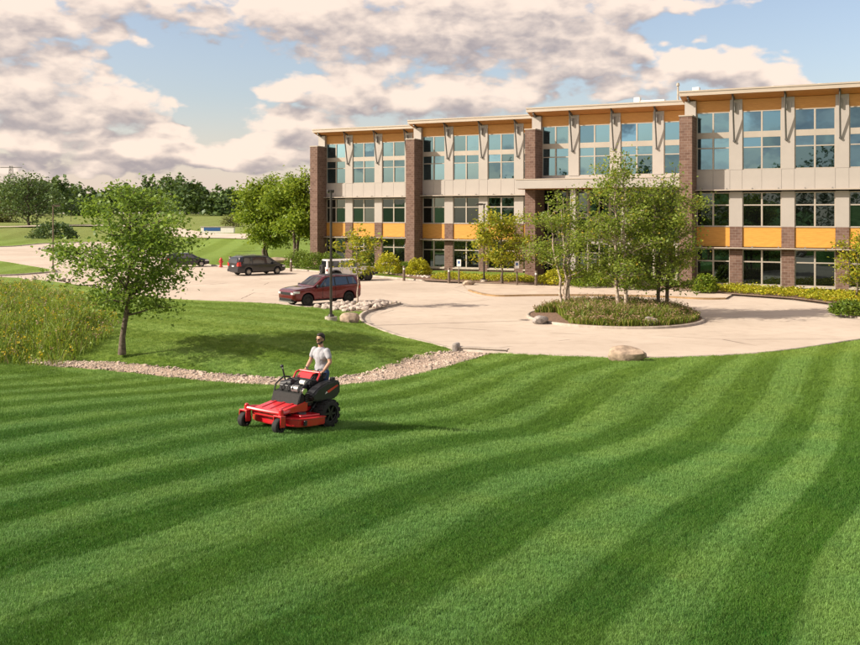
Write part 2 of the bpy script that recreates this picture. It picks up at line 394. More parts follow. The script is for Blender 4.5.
# ------------------------------------------------------------------ mesh helpers
def link(o, parent=None):
    col.objects.link(o)
    if parent is not None: o.parent = parent
    return o
def tag(o, label=None, cat=None, group=None, kind=None):
    if label: o['label'] = label
    if cat: o['category'] = cat
    if group: o['group'] = group
    if kind: o['kind'] = kind
    return o
def thing(name, label, cat, loc=(0, 0, 0), rz=0.0, group=None, kind=None):
    o = bpy.data.objects.new(name, None); o.location = loc; o.rotation_euler = (0, 0, rz); o.empty_display_size = .2
    return tag(link(o), label, cat, group, kind)
def mesh_np(name, V, Fc, mat, parent=None, smooth=False, mats=None, midx=None):
    """V (n,3), Fc (m,k) uniform face size"""
    me = bpy.data.meshes.new(name)
    V = np.asarray(V, dtype=np.float32); Fc = np.asarray(Fc, dtype=np.int32); k = Fc.shape[1]
    me.vertices.add(len(V)); me.vertices.foreach_set('co', V.ravel())
    me.loops.add(Fc.size); me.loops.foreach_set('vertex_index', Fc.ravel())
    me.polygons.add(len(Fc)); me.polygons.foreach_set('loop_start', np.arange(0, Fc.size, k, dtype=np.int32))
    me.polygons.foreach_set('loop_total', np.full(len(Fc), k, dtype=np.int32))
    if smooth: me.polygons.foreach_set('use_smooth', np.ones(len(Fc), dtype=bool))
    for mm in (mats or [mat]): me.materials.append(MAT[mm])
    if midx is not None: me.polygons.foreach_set('material_index', np.asarray(midx, dtype=np.int32))
    me.update(); me.validate()
    return link(bpy.data.objects.new(name, me), parent)

class MB:
    """collects shapes of ONE part"""
    def __init__(s): s.bm = bmesh.new()
    def _tf(s, vs, M):
        for v in vs: v.co = M @ v.co
    def box(s, x0, x1, y0, y1, z0, z1, bev=0.0, seg=2, rot=None):
        r = bmesh.ops.create_cube(s.bm, size=1); vs = r['verts']
        c = Vector(((x0 + x1) / 2, (y0 + y1) / 2, (z0 + z1) / 2))
        M = Matrix.Translation(c) @ (rot.to_matrix().to_4x4() if rot else Matrix()) @ Matrix.Diagonal((abs(x1 - x0), abs(y1 - y0), abs(z1 - z0), 1))
        s._tf(vs, M)
        if bev:
            es = list({e for v in vs for e in v.link_edges})
            bmesh.ops.bevel(s.bm, geom=es, offset=bev, segments=seg, affect='EDGES', profile=.5)
        return s
    def cyl(s, p0, p1, r0, r1=None, n=12, caps=True):
        p0, p1 = Vector(p0), Vector(p1); r1 = r0 if r1 is None else r1
        d = p1 - p0
        M = Matrix.Translation((p0 + p1) / 2) @ d.to_track_quat('Z', 'Y').to_matrix().to_4x4()
        r = bmesh.ops.create_cone(s.bm, cap_ends=caps, segments=n, radius1=max(r0, 1e-4), radius2=max(r1, 1e-4), depth=d.length)
        s._tf(r['verts'], M)
        return s
    def tube(s, pts, r, n=8):
        pts = [Vector(p) for p in pts]; rs = r if isinstance(r, (list, tuple)) else [r] * len(pts)
        rings = []
        for i, p in enumerate(pts):
            d = (pts[min(i + 1, len(pts) - 1)] - pts[max(i - 1, 0)]).normalized()
            q = d.to_track_quat('Z', 'Y')
            rings.append([s.bm.verts.new(p + q @ Vector((math.cos(a) * rs[i], math.sin(a) * rs[i], 0))) for a in [2 * math.pi * k / n for k in range(n)]])
        for a, b2 in zip(rings, rings[1:]):
            for k in range(n): s.bm.faces.new((a[k], a[(k + 1) % n], b2[(k + 1) % n], b2[k]))
        s.bm.faces.new(rings[0][::-1]); s.bm.faces.new(rings[-1])
        return s
    def prism(s, pts, axis, a0, a1):
        """polygon pts in the other two axes, extruded along axis (0,1,2) from a0 to a1"""
        def mk(p, a):
            v = list(p); v.insert(axis, a); return s.bm.verts.new(v)
        A = [mk(p, a0) for p in pts]; B2 = [mk(p, a1) for p in pts]; n = len(pts)
        s.bm.faces.new(A[::-1]); s.bm.faces.new(B2)
        for i in range(n): s.bm.faces.new((A[i], A[(i + 1) % n], B2[(i + 1) % n], B2[i]))
        return s
    def ball(s, c, r, sub=2):
        rr = bmesh.ops.create_icosphere(s.bm, subdivisions=sub, radius=1)
        r = r if isinstance(r, (tuple, list)) else (r, r, r)
        s._tf(rr['verts'], Matrix.Translation(c) @ Matrix.Diagonal((*r, 1)))
        return s
    def mesh(s, name, mat, smooth=False):
        bmesh.ops.recalc_face_normals(s.bm, faces=s.bm.faces)
        me = bpy.data.meshes.new(name); s.bm.to_mesh(me); s.bm.free()
        me.materials.append(MAT[mat])
        if smooth:
            me.polygons.foreach_set('use_smooth', np.ones(len(me.polygons), dtype=bool))
            try: me.set_sharp_from_angle(angle=R(38))
            except Exception: pass
        return me
    def build(s, name, mat, parent=None, smooth=False, loc=None):
        o = bpy.data.objects.new(name, s.mesh(name, mat, smooth))
        if loc is not None: o.location = loc
        return link(o, parent)
def inst(src_mesh, name, parent=None, loc=(0, 0, 0), rot=(0, 0, 0), scale=(1, 1, 1)):
    o = bpy.data.objects.new(name, src_mesh); o.location = loc; o.rotation_euler = rot; o.scale = scale
    return link(o, parent)
def copy_tree(o, parent=None):
    c = o.copy(); col.objects.link(c); c.parent = parent
    for ch in [q for q in bpy.data.objects if q.parent == o]: copy_tree(ch, c)
    return c

# ================================================================== THE SETTING: terrain, drive, kerbs
def smooth_poly(pts, closed=True, n=5):
    """Catmull-Rom through 2-D points"""
    P = [np.array(p[:2], float) for p in pts]; m_ = len(P); out = []
    rngi = range(m_) if closed else range(m_ - 1)
    for i in rngi:
        p0, p1, p2, p3 = (P[(i - 1) % m_] if closed or i > 0 else P[i]), P[i], P[(i + 1) % m_], (P[(i + 2) % m_] if closed or i + 2 < m_ else P[i + 1])
        for k in range(n):
            u = k / n
            out.append(.5 * ((2 * p1) + (-p0 + p2) * u + (2 * p0 - 5 * p1 + 4 * p2 - p3) * u * u + (-p0 + 3 * p1 - 3 * p2 + p3) * u ** 3))
    if not closed: out.append(P[-1])
    return np.array(out)
def W(px): return [tuple(at(x, y)[:2]) for x, y in px]

near_edge = [(60, 44.2), (45, 44.0), (26, 43.6), (21.5, 42.8)] + W([(860, 341), (800, 350), (740, 356.5), (640, 360), (540, 357), (500, 354.5), (455, 350.5), (430, 344.5), (400, 337.5), (380, 330.5), (366, 324), (362, 318.5), (367, 313.5), (380, 309), (398, 305.5),
   (400, 303.5), (385, 303), (360, 304), (335, 306), (310, 308.5), (281, 305.5), (250, 303.5), (210, 302), (180, 300.5), (150, 298), (110, 291), (70, 284.5), (20, 278.8), (-30, 277.5)])
branch = W([(-30, 276.5), (0, 276), (20, 275.2), (45, 273.2), (57, 271.6), (50, 269.8), (25, 265.5), (0, 261.5), (-60, 254), (-160, 249)])
far_edge = W([(-160, 243), (-60, 244.5), (0, 247), (44, 243.8), (80, 242.5), (115, 243), (140, 247), (170, 256), (200, 264.5), (245, 267.5), (281, 269), (322, 272.5), (376, 277), (420, 281), (500, 284.8), (584, 286.5), (650, 289), (692, 292), (726, 295), (790, 299.5), (832, 305), (840, 310), (839, 315)]) + [(22.6, 50.2), (24.2, 48.9), (30, 48.8), (60, 49.2)]
drive_poly = smooth_poly(near_edge, False, 4).tolist() + smooth_poly(branch, False, 4).tolist() + smooth_poly(far_edge, False, 4).tolist()
drive_poly = np.array(drive_poly)
ISL_C, ISL_R = at(614, 317.5), (4.65, 5.2)
isl_poly = np.array([(ISL_C.x + ISL_R[0] * math.cos(a), ISL_C.y + ISL_R[1] * math.sin(a)) for a in np.linspace(0, 2 * math.pi, 56, endpoint=False)])
road_isl = smooth_poly(W([(40, 250.2), (52, 248.4), (70, 248.8), (84, 251), (80, 254), (62, 255), (46, 253)]), True, 4)

def in_poly(X, Y, poly):
    X = np.asarray(X, float); Y = np.asarray(Y, float); r = np.zeros(X.shape, bool)
    x0, y0 = poly[:, 0], poly[:, 1]; x1, y1 = np.roll(x0, -1), np.roll(y0, -1)
    for a, b2, c2, d2 in zip(x0, y0, x1, y1):
        if b2 == d2: continue
        cond = (b2 > Y) != (d2 > Y)
        r ^= cond & (X < (c2 - a) * (Y - b2) / (d2 - b2) + a)
    return r
def dist_poly(X, Y, poly, closed=True):
    X = np.asarray(X, float); Y = np.asarray(Y, float); best = np.full(X.shape, 1e18)
    n = len(poly)
    for i in range(n if closed else n - 1):
        a, b2 = poly[i], poly[(i + 1) % n]; d = b2 - a; L = d @ d + 1e-12
        tt = np.clip(((X - a[0]) * d[0] + (Y - a[1]) * d[1]) / L, 0, 1)
        best = np.minimum(best, (X - a[0] - tt * d[0]) ** 2 + (Y - a[1] - tt * d[1]) ** 2)
    return np.sqrt(best)

CTRL = []
for Xc in (-9, -3):
    for Yc, Zc in ((3, 1.5), (10, 1.36), (15, 1.17), (21.5, .84), (26, .42), (29.5, .05)): CTRL.append((Xc, Yc, Zc + (.05 if Xc == -9 else 0)))
for Xc in (3, 9):
    for Yc, Zc in ((3, 1.35), (10, 1.14), (14, .95), (18, .66), (21, .38), (24.2, .0), (27, .12), (31, .33), (35, .17)): CTRL.append((Xc, Yc, Zc))
CTRL += [(-20, 10, 1.5), (-20, 20, 1.1), (-20, 28, .5), (-30, 30, .5), (-40, 10, 1.6), (-40, 40, .6), (-60, 20, 1.5), (-60, 50, .3),
         (16, 5, 1.35), (16, 14, 1.05), (16, 20, .75), (16, 26, .45), (17, 32, .45), (18, 37, .2), (30, 10, 1.4), (30, 25, .8), (28, 35, .4), (50, 10, 1.5), (50, 35, .5), (0, -15, 1.7), (-40, -20, 1.8), (40, -20, 1.7),
         (-15.5, 34.5, .15), (-13, 36, .15), (-16, 42, .4), (-22, 45, .45), (-20, 55, .3), (-30, 55, .3),
         (-11.5, 36, .32), (-8, 36, .38), (-4, 36, .40), (-1.5, 36.8, .35), (-9, 42, .62), (-5, 42, .60), (-10, 48, .50), (-6.5, 49, .38), (-14, 52, .3), (-1, 35.4, .12), (0, 37.5, .15)]
GRAVEL = np.array([(at(x, y, -.05)[0], at(x, y, -.05)[1]) for x, y in ((30, 363), (60, 364), (120, 367), (200, 374.5), (270, 379.5), (330, 380), (380, 375), (420, 366), (450, 358.5), (478, 353))])
GRAVEL_W = [.30, .42, .50, .55, .62, .70, .78, .95, 1.0, .7]
for (gx, gy) in GRAVEL[1:]: CTRL.append((gx, gy, -.06))
C = np.array(CTRL)
def tps(r2): return np.where(r2 > 1e-9, r2 * np.log(np.maximum(r2, 1e-9)), 0)
_n = len(C); _A = np.zeros((_n + 3, _n + 3))
_A[:_n, :_n] = tps((C[:, None, 0] - C[None, :, 0]) ** 2 + (C[:, None, 1] - C[None, :, 1]) ** 2) + np.eye(_n) * 12.0
_A[:_n, _n] = 1; _A[:_n, _n + 1] = C[:, 0]; _A[:_n, _n + 2] = C[:, 1]; _A[_n:, :_n] = _A[:_n, _n:].T
_w = np.linalg.solve(_A, np.r_[C[:, 2], 0, 0, 0])
def sst(x, a, b2):
    u = np.clip((x - a) / (b2 - a), 0, 1); return u * u * (3 - 2 * u)
def ground(X, Y):
    X = np.atleast_1d(np.asarray(X, float)); Y = np.atleast_1d(np.asarray(Y, float))
    z = np.zeros(X.shape)
    for i in range(0, X.size, 20000):
        xs, ys = X.ravel()[i:i + 20000], Y.ravel()[i:i + 20000]
        v = tps((xs[:, None] - C[None, :, 0]) ** 2 + (ys[:, None] - C[None, :, 1]) ** 2) @ _w[:_n] + _w[_n] + _w[_n + 1] * xs + _w[_n + 2] * ys
        z.ravel()[i:i + 20000] = np.clip(v, -.3, 1.8)
    d = dist_poly(X, Y, drive_poly); ins = in_poly(X, Y, drive_poly); d = np.where(ins, 0, d)
    lim = sst(np.hypot(X, Y - 10), 75, 55)                      # the lawn's own relief ends before the car park
    z = .6 * (1 - lim) * (Y < 60) + z * lim
    k = sst(d, .1, 3.2)
    z = .10 * (1 - k) + z * k
    back = sst(Y, 58, 66)                                        # beds and fields behind the drive
    hill = np.interp(Y, [0, 95, 150, 210, 450, 900, 20000], [0, 0, 2.0, 2.4, 4.9, 5.2, 5.2])
    side = sst(-X - .03 * Y, 9, 26)
    zb = .10 + hill * side * sst(d, 1, 32) + np.interp(Y, [0, 170, 450, 20000], [0, 0, 4.9, 5.2]) * (1 - side)
    z = z * (1 - back) + zb * back
    # dip of the gravel swale
    dg = dist_poly(X, Y, GRAVEL, False)
    z = z - .10 * (1 - sst(dg, .5, 1.7))
    return z
def gz(x, y): return float(ground(x, y)[0])

# ---- ground sheet: constrained triangulation, the drive is cut out of it
def grid(x0, x1, y0, y1, s, hole=None):
    X, Y = np.meshgrid(np.arange(x0, x1 + 1e-6, s), np.arange(y0, y1 + 1e-6, s)); X = X.ravel(); Y = Y.ravel()
    if hole is not None:
        k = ~((X > hole[0] - s * .4) & (X < hole[1] + s * .4) & (Y > hole[2] - s * .4) & (Y < hole[3] + s * .4)); X, Y = X[k], Y[k]
    return np.c_[X, Y]
r1_ = (-30, 30, 6, 58); r2_ = (-110, 80, -40, 200); r3_ = (-700, 700, -400, 1200)
pts = np.vstack([grid(*r1_, .6), grid(*r2_, 3.0, r1_), grid(*r3_, 40, r2_), grid(-6000, 6000, -6000, 9000, 1000, r3_)])
d = dist_poly(pts[:, 0], pts[:, 1], drive_poly)
pts = pts[d > .25]
ng = len(pts); nd = len(drive_poly)
allp = np.vstack([pts, drive_poly])
edges = [(ng + i, ng + (i + 1) % nd) for i in range(nd)]
cd = mgeo.delaunay_2d_cdt([Vector(p) for p in allp], edges, [], 0, 1e-5)
V2 = np.array([(v[0], v[1]) for v in cd[0]]); T = np.array(cd[2])
cen = V2[T].mean(axis=1)
T = T[~in_poly(cen[:, 0], cen[:, 1], drive_poly)]
Z = ground(V2[:, 0], V2[:, 1])
g_o = mesh_np('ground', np.c_[V2, Z], T, 'lawn', smooth=True); tag(g_o, kind='structure')

def flat_poly(name, poly, z, mat, parent=None, kind='structure'):
    bm = bmesh.new(); vs = [bm.verts.new((p[0], p[1], z)) for p in poly]
    f = bm.faces.new(vs); bmesh.ops.triangulate(bm, faces=[f]); bmesh.ops.recalc_face_normals(bm, faces=bm.faces)
    for f in bm.faces:
        if f.normal.z < 0: f.normal_flip()
    me = bpy.data.meshes.new(name); bm.to_mesh(me); bm.free(); me.materials.append(MAT[mat])
    o = link(bpy.data.objects.new(name, me), parent)
    if kind and parent is None: tag(o, kind=kind)
    return o
flat_poly('driveway', drive_poly, 0.0, 'pavement')

def kerb_mesh(name, poly, mat, w=.17, h=.13, closed=True, side=1, z0=-.05):
    P = np.array(poly); n = len(P)
    Tn = (np.roll(P, -1, 0) - np.roll(P, 1, 0)) if closed else np.gradient(P, axis=0)
    Tn /= np.linalg.norm(Tn, axis=1)[:, None] + 1e-9
    Nn = np.c_[Tn[:, 1], -Tn[:, 0]] * side
    sec = [(0, z0), (0, h - .03), (.03, h), (w, h), (w, z0)]
    V = np.vstack([np.c_[P + Nn * a, np.full(n, zz)] for a, zz in sec])
    Fc = []
    for i in range(n if closed else n - 1):
        j = (i + 1) % n
        for k in range(len(sec) - 1): Fc.append((k * n + i, k * n + j, (k + 1) * n + j, (k + 1) * n + i))
    return mesh_np(name, V, Fc, mat)
area = .5 * np.sum(drive_poly[:, 0] * np.roll(drive_poly[:, 1], -1) - np.roll(drive_poly[:, 0], -1) * drive_poly[:, 1])
tag(kerb_mesh('kerb', drive_poly, 'kerb', side=1 if area > 0 else -1), kind='structure')
tag(kerb_mesh('kerb', isl_poly, 'kerb', side=-1, h=.12), kind='structure')
tag(kerb_mesh('kerb', road_isl, 'kerb', side=(-1 if (.5 * np.sum(road_isl[:, 0] * np.roll(road_isl[:, 1], -1) - np.roll(road_isl[:, 0], -1) * road_isl[:, 1])) > 0 else 1), h=.12), kind='structure')
flat_poly('planting_bed', isl_poly * .985 + np.array((ISL_C.x, ISL_C.y)) * .015, .10, 'mulch')
flat_poly('road_island', road_isl, .11, 'lawn')

# raised walk along the entrance, its kerb painted yellow at the dropped end
walk_front = smooth_poly(W([(468, 291), (480, 294.5), (497, 296.6), (530, 296.2), (580, 296), (650, 297), (700, 299.5), (726, 299.5)]), False, 5)
walk_back = np.array(W([(732, 296), (700, 293.2), (650, 289.6), (584, 287), (500, 285.3), (462, 284)]))
flat_poly('walkway', np.vstack([walk_front, walk_back]), .105, 'walk')
tag(kerb_mesh('kerb', walk_front, 'kerb_yellow', side=-1, closed=False, h=.115), kind='structure')

# beds under the building: mulch strips between the drive and the walls
bed = np.array(W([(426, 281.9), (500, 285.4), (584, 287.2), (650, 289.7), (694, 292.6), (728, 295.6), (792, 300.2), (833, 305.7)]) + [(24.5, 55), (33, 57), (30, 63), (23, 66.5), (14, 76), (3, 84), (-4, 86)])
flat_poly('planting_bed', bed, .125, 'mulch')

# ---- gravel swale: ribbon and loose stones on it
gp = smooth_poly(GRAVEL, False, 6); gw = np.interp(np.linspace(0, 1, len(gp)), np.linspace(0, 1, len(GRAVEL_W)), GRAVEL_W)
tn = np.gradient(gp, axis=0); tn /= np.linalg.norm(tn, axis=1)[:, None]; nn = np.c_[-tn[:, 1], tn[:, 0]]
cols_ = []
for q, s in enumerate((-1, -.6, -.2, .2, .6, 1)):
    jit = 1 + (.22 * np.sin(np.arange(len(gp)) * 2.1 + q) if abs(s) == 1 else 0)
    pp = gp + nn * (gw * s * jit)[:, None]; cols_.append(np.c_[pp, ground(pp[:, 0], pp[:, 1]) + (.035 if abs(s) < 1 else .0)])
V = np.vstack(cols_); n = len(gp)
Fc = [(k * n + i, k * n + i + 1, (k + 1) * n + i + 1, (k + 1) * n + i) for k in range(5) for i in range(n - 1)]
tag(mesh_np('gravel_path', V, Fc, 'gravel_bed', smooth=True), kind='structure')

def rock_mesh(name, mat, seed, sub=2, rough=.28, flat=.7):
    bm = bmesh.new(); bmesh.ops.create_icosphere(bm, subdivisions=sub, radius=1)
    rs = np.random.default_rng(seed); K = rs.normal(size=(7, 3)); K /= np.linalg.norm(K, axis=1)[:, None]; cut = rs.uniform(.62, .95, 7); ph = rs.uniform(0, 6, (4, 3)); fr = rs.uniform(1.2, 3.2, (4, 3))
    for v in bm.verts:
        p = np.array(v.co)
        s = 1 + rough * .35 * sum(math.sin((p * fr[k]).sum() + ph[k].sum()) for k in range(4)) / 2
        p = p * s
        for k in range(7):                                   # chipped planes
            dd = p @ K[k]
            if dd > cut[k]: p = p - K[k] * (dd - cut[k]) * .85
        v.co = (p[0], p[1], p[2] * flat)
    me = bpy.data.meshes.new(name); bm.to_mesh(me); bm.free(); me.materials.append(MAT[mat])
    me.polygons.foreach_set('use_smooth', np.ones(len(me.polygons), dtype=bool))
    try: me.set_sharp_from_angle(angle=R(28))
    except Exception: pass
    return me
def joined_rocks(name, spots, mat, proto_seeds=(1, 2, 3, 4), sub=1):
    """many small stones as one mesh; spots: (x,y,z,r)"""
    protos = []
    for s in proto_seeds:
        me = rock_mesh('rock', mat, s, sub); v = np.array([q.co[:] for q in me.vertices]); f = np.array([q.vertices[:] for q in me.polygons]); protos.append((v, f)); bpy.data.meshes.remove(me)
    VV, FF, off = [], [], 0
    for i, (x, y, z, r) in enumerate(spots):
        v, f = protos[i % len(protos)]; a = rng.uniform(0, 6.28); ca, sa = math.cos(a), math.sin(a); e = rng.uniform(.7, 1.3)
        w = np.c_[v[:, 0] * ca * e - v[:, 1] * sa, v[:, 0] * sa * e + v[:, 1] * ca, v[:, 2]] * r + np.array((x, y, z))
        VV.append(w); FF.append(f + off); off += len(v)
    return mesh_np(name, np.vstack(VV), np.vstack(FF), mat)
spots = []
for _ in range(5200):
    u = rng.uniform(0, n - 1.001); i = int(u); f_ = u - i; c0 = gp[i] * (1 - f_) + gp[i + 1] * f_; s = rng.uniform(-1, 1) * gw[i] * 1.03
    p = c0 + nn[i] * s; spots.append([p[0], p[1], 0, rng.uniform(.018, .048) * (2.2 if rng.random() < .06 else 1)])
zz = ground([s[0] for s in spots], [s[1] for s in spots])
for s, z_ in zip(spots, zz): s[2] = z_ + .03
o = joined_rocks('gravel', spots, 'stone_gravel'); tag(o, 'strip of loose pinkish gravel stones lining the drainage swale across the lawn', 'gravel', kind='stuff')

# concrete culvert headwall where the swale meets the drive
hw = at(482, 352.3); p0, p1 = at(459, 351.2), at(507, 353.6); dv = (p1 - p0); L = dv.length
cw = thing('culvert_headwall', 'low concrete culvert headwall with pale plate where gravel swale meets the drive', 'headwall', ((p0.x + p1.x) / 2, (p0.y + p1.y) / 2 - .10, 0), math.atan2(dv.y, dv.x))
MB().box(-L / 2, L / 2, -.12, .12, -.35, .16, .02).build('wall', 'concrete', cw)
MB().box(-L / 2 - .05, L / 2 + .05, -.16, .16, .161, .21, .015).build('cap', 'kerb', cw)
MB().box(.05, .45, -.14, -.121, -.22, .12, .0).build('plate', 'white_paint', cw)
MB().box(-L / 2 - .22, -L / 2, -.3, .2, -.3, .36, .07).build('end_block', 'boulder_grey', cw)

# ---- mown grass: tufts over the near lawn, leaning with the mowing passes
def tuft_mesh(name, nb, h, w, spread, seed):
    rs = np.random.default_rng(seed); V, Fc = [], []
    for k in range(nb):
        a = rs.uniform(0, 6.28); bx, by = rs.normal(0, spread, 2); hh = h * rs.uniform(.55, 1.1); lean = rs.uniform(.15, .75) * hh; la = rs.normal(0, 1.0)
        dx, dy = math.cos(a) * w / 2, math.sin(a) * w / 2; o_ = len(V)
        lx, ly = math.cos(la) * lean, math.sin(la) * lean
        V += [(bx - dx, by - dy, -.01), (bx + dx, by + dy, -.01), (bx + dx * .7 + lx * .35, by + dy * .7 + ly * .35, hh * .6), (bx - dx * .7 + lx * .35, by - dy * .7 + ly * .35, hh * .6), (bx + lx, by + ly, hh)]
        Fc += [(o_, o_ + 1, o_ + 2), (o_, o_ + 2, o_ + 3), (o_ + 3, o_ + 2, o_ + 4)]
    me = bpy.data.meshes.new(name); me.from_pydata(V, [], Fc); me.materials.append(MAT['grass_blade']); return me
def scatter_grass():
    X, Y, S = [], [], []
    for (ya, yb, dens, sc_) in ((8, 12, 430, .9), (12, 16, 330, 1.0), (16, 22, 210, 1.15), (22, 30, 120, 1.3), (30, 40, 60, 1.35), (40, 60, 22, 1.4)):
        xa, xb = -.47 * yb - 1.0, .47 * yb + 1.0; nn_ = int((xb - xa) * (yb - ya) * dens)
        x_ = rng.uniform(xa, xb, nn_); y_ = rng.uniform(ya, yb, nn_); k = np.abs(x_) < .47 * y_ + 1.0
        X.append(x_[k]); Y.append(y_[k]); S.append(np.full(k.sum(), sc_))
    X, Y, S = map(np.concatenate, (X, Y, S))
    k = ~in_poly(X, Y, drive_poly) & (dist_poly(X, Y, drive_poly) > .2) & (dist_poly(X, Y, GRAVEL, False) > np.interp(X, [-14, -5, -1, 1], [.42, .62, .85, .95]) * rng.uniform(.75, 1.25, len(X))) & (Y < 58)
    X, Y, S = X[k], Y[k], S[k]
    Zg = ground(X, Y)
    s1 = X * .86 - Y * .51 + X * X * .006
    s1 = s1 + np.sin(s1 * .47) * .30
    sgn = np.where(np.sin(s1 * 2 * math.pi / 1.85) > 0, 1.0, -1.0)
    yaw = math.atan2(.86, .51) + np.where(sgn > 0, 0, math.pi) + rng.normal(0, .8, len(X))
    me = bpy.data.meshes.new('lawn_grass'); me.vertices.add(len(X)); me.vertices.foreach_set('co', np.c_[X, Y, Zg].astype(np.float32).ravel())
    at_ = me.attributes.new('rot', 'FLOAT_VECTOR', 'POINT'); at_.data.foreach_set('vector', np.c_[np.zeros_like(X), np.zeros_like(X), yaw].astype(np.float32).ravel())
    at_ = me.attributes.new('scl', 'FLOAT', 'POINT'); at_.data.foreach_set('value', (S * rng.uniform(.7, 1.2, len(X))).astype(np.float32))
    me.materials.append(MAT['grass_blade'])
    o = link(bpy.data.objects.new('lawn_grass', me)); tag(o, 'short mown lawn grass striped light and dark by the mower', 'grass', kind='stuff')
    gn = bpy.data.node_groups.new('grass_scatter', 'GeometryNodeTree')
    gn.interface.new_socket('Geometry', in_out='INPUT', socket_type='NodeSocketGeometry'); gn.interface.new_socket('Geometry', in_out='OUTPUT', socket_type='NodeSocketGeometry')
    gi_, go_ = gn.nodes.new('NodeGroupInput'), gn.nodes.new('NodeGroupOutput')
    io = gn.nodes.new('GeometryNodeInstanceOnPoints'); gn.links.new(gi_.outputs[0], io.inputs['Points'])
    # the tuft is built inside the tree from a mesh kept only as data
    tuft_o = bpy.data.objects.new('grass_tuft', tuft_mesh('grass_tuft', 20, .048, .0062, .048, 3))
    oi = gn.nodes.new('GeometryNodeObjectInfo'); oi.inputs['Object'].default_value = tuft_o
    gn.links.new(oi.outputs['Geometry'], io.inputs['Instance'])
    for nm, tp, sock in (('rot', 'FLOAT_VECTOR', 'Rotation'), ('scl', 'FLOAT', 'Scale')):
        na = gn.nodes.new('GeometryNodeInputNamedAttribute'); na.data_type = tp; na.inputs['Name'].default_value = nm
        gn.links.new(na.outputs['Attribute'], io.inputs[sock])
    gn.links.new(io.outputs[0], go_.inputs[0])
    mod = o.modifiers.new('scatter', 'NODES'); mod.node_group = gn
    return len(X)
print('tufts', scatter_grass())

# pale road across the far field
fr = []
for (px_, py_) in ((-120, 231.5), (-40, 231.5), (10, 232), (60, 232.3), (110, 233), (150, 234), (195, 235.3), (240, 236.6), (265, 238)):
    q = at(px_, py_, 1.0)
    for _ in range(8): q = at(px_, py_, .5 * q.z + .5 * gz(q.x, q.y))
    fr.append((q.x, q.y))
frp = smooth_poly(fr, False, 10); tn = np.gradient(frp, axis=0); tn /= np.linalg.norm(tn, axis=1)[:, None]; nn2 = np.c_[-tn[:, 1], tn[:, 0]]
VV = []
for s_ in (-3.2, 0, 3.2): pp = frp + nn2 * s_; VV.append(np.c_[pp, ground(pp[:, 0], pp[:, 1]) + .12])
n2 = len(frp); tag(mesh_np('road', np.vstack(VV), [(k * n2 + i, k * n2 + i + 1, (k + 1) * n2 + i + 1, (k + 1) * n2 + i) for k in range(2) for i in range(n2 - 1)], 'pavement', smooth=True), kind='structure')

# concrete gutter pan along the kerb
dp = np.array(drive_poly); tnn = np.roll(dp, -1, 0) - np.roll(dp, 1, 0); tnn /= np.linalg.norm(tnn, axis=1)[:, None] + 1e-9; inn = np.c_[-tnn[:, 1], tnn[:, 0]] * (1 if area > 0 else -1)
nG = len(dp); VV = np.vstack([np.c_[dp, np.full(nG, .004)], np.c_[dp + inn * .42, np.full(nG, .004)]])
tag(mesh_np('gutter', VV, [(i, (i + 1) % nG, nG + (i + 1) % nG, nG + i) for i in range(nG)], 'kerb'), kind='structure')

# ================================================================== THE OFFICE BUILDING
TH = R(25.75)
PITCH, PIL = 3.55, .87
US = [-17.11, -3.49, 10.42, 24.34]; VS = [-14.86, -10.53, -5.48, .02]
Z_S1, Z_C1, Z_S2, Z_C2, Z_S3, Z_TR, Z_W3, Z_WALL, Z_EAVE = .40, 3.06, 4.60, 7.26, 8.74, 11.29, 12.98, 13.85, 14.2
FIN_D, FIN_W, FIN_Z, OVER = 1.8, .92, 12.62, 1.15
bld = thing('office_building', 'three storey brick, cream panel and wood office building with stepped overhanging roofs', 'building', (0, 80, 0), -TH)
# local frame: x along the facade to the right, -y out of the facade, z up; v = distance out of the facade plane
pane_cache = {}
def pane(parent, x0, x1, z0, z1, y):
    gm = 'glass_mirror' if z0 > 8 else 'glass_plain'
    key = (round(x1 - x0, 3), round(z1 - z0, 3), gm)
    if key not in pane_cache:
        w, h, _g = key; pane_cache[key] = MB().box(-w / 2, w / 2, -.012, .012, -h / 2, h / 2).mesh('pane', gm)
    return inst(pane_cache[key], 'pane', parent, ((x0 + x1) / 2, y, (z0 + z1) / 2), (rng.normal(0, .010), 0, rng.normal(0, .014)))
def window(x0, x1, z0, z1, yf, rails, fw=.07, mull=.12, rh=.07):
    """frame with one centre mullion, rails [(z, height)], glass in each opening; yf = y of the facade plane"""
    y0, y1 = yf + .02, yf + .16
    mb = MB()
    xm = (x0 + x1) / 2; cols2 = [(x0 + fw, xm - mull / 2), (xm + mull / 2, x1 - fw)] if x1 - x0 > 1.4 else [(x0 + fw, x1 - fw)]
    mb.box(x0, x0 + fw, y0, y1, z0, z1); mb.box(x1 - fw, x1, y0, y1, z0, z1)
    mb.box(x0 + fw, x1 - fw, y0 + .004, y1, z0, z0 + fw); mb.box(x0 + fw, x1 - fw, y0 + .004, y1, z1 - fw, z1)
    if len(cols2) == 2: mb.box(xm - mull / 2, xm + mull / 2, y0 + .002, y1, z0 + fw, z1 - fw)
    zs = [z0 + fw]
    for (zr, h) in rails:
        for (a, b2) in cols2: mb.box(a, b2, y0 + .006, y1, zr - h / 2, zr + h / 2)
        zs += [zr - h / 2, zr + h / 2]
    zs.append(z1 - fw)
    w = mb.build('window', 'frame_metal', bld)
    for i in range(0, len(zs), 2):
        for (a, b2) in cols2: pane(w, a, b2, zs[i], zs[i + 1], y0 + .09)
    return w
def part(name, mat, *boxes, parent=None, bev=0.0):
    mb = MB()
    for bx_ in boxes: mb.box(*bx_, bev=bev)
    return mb.build(name, mat, parent or bld)
panel_cache = {}
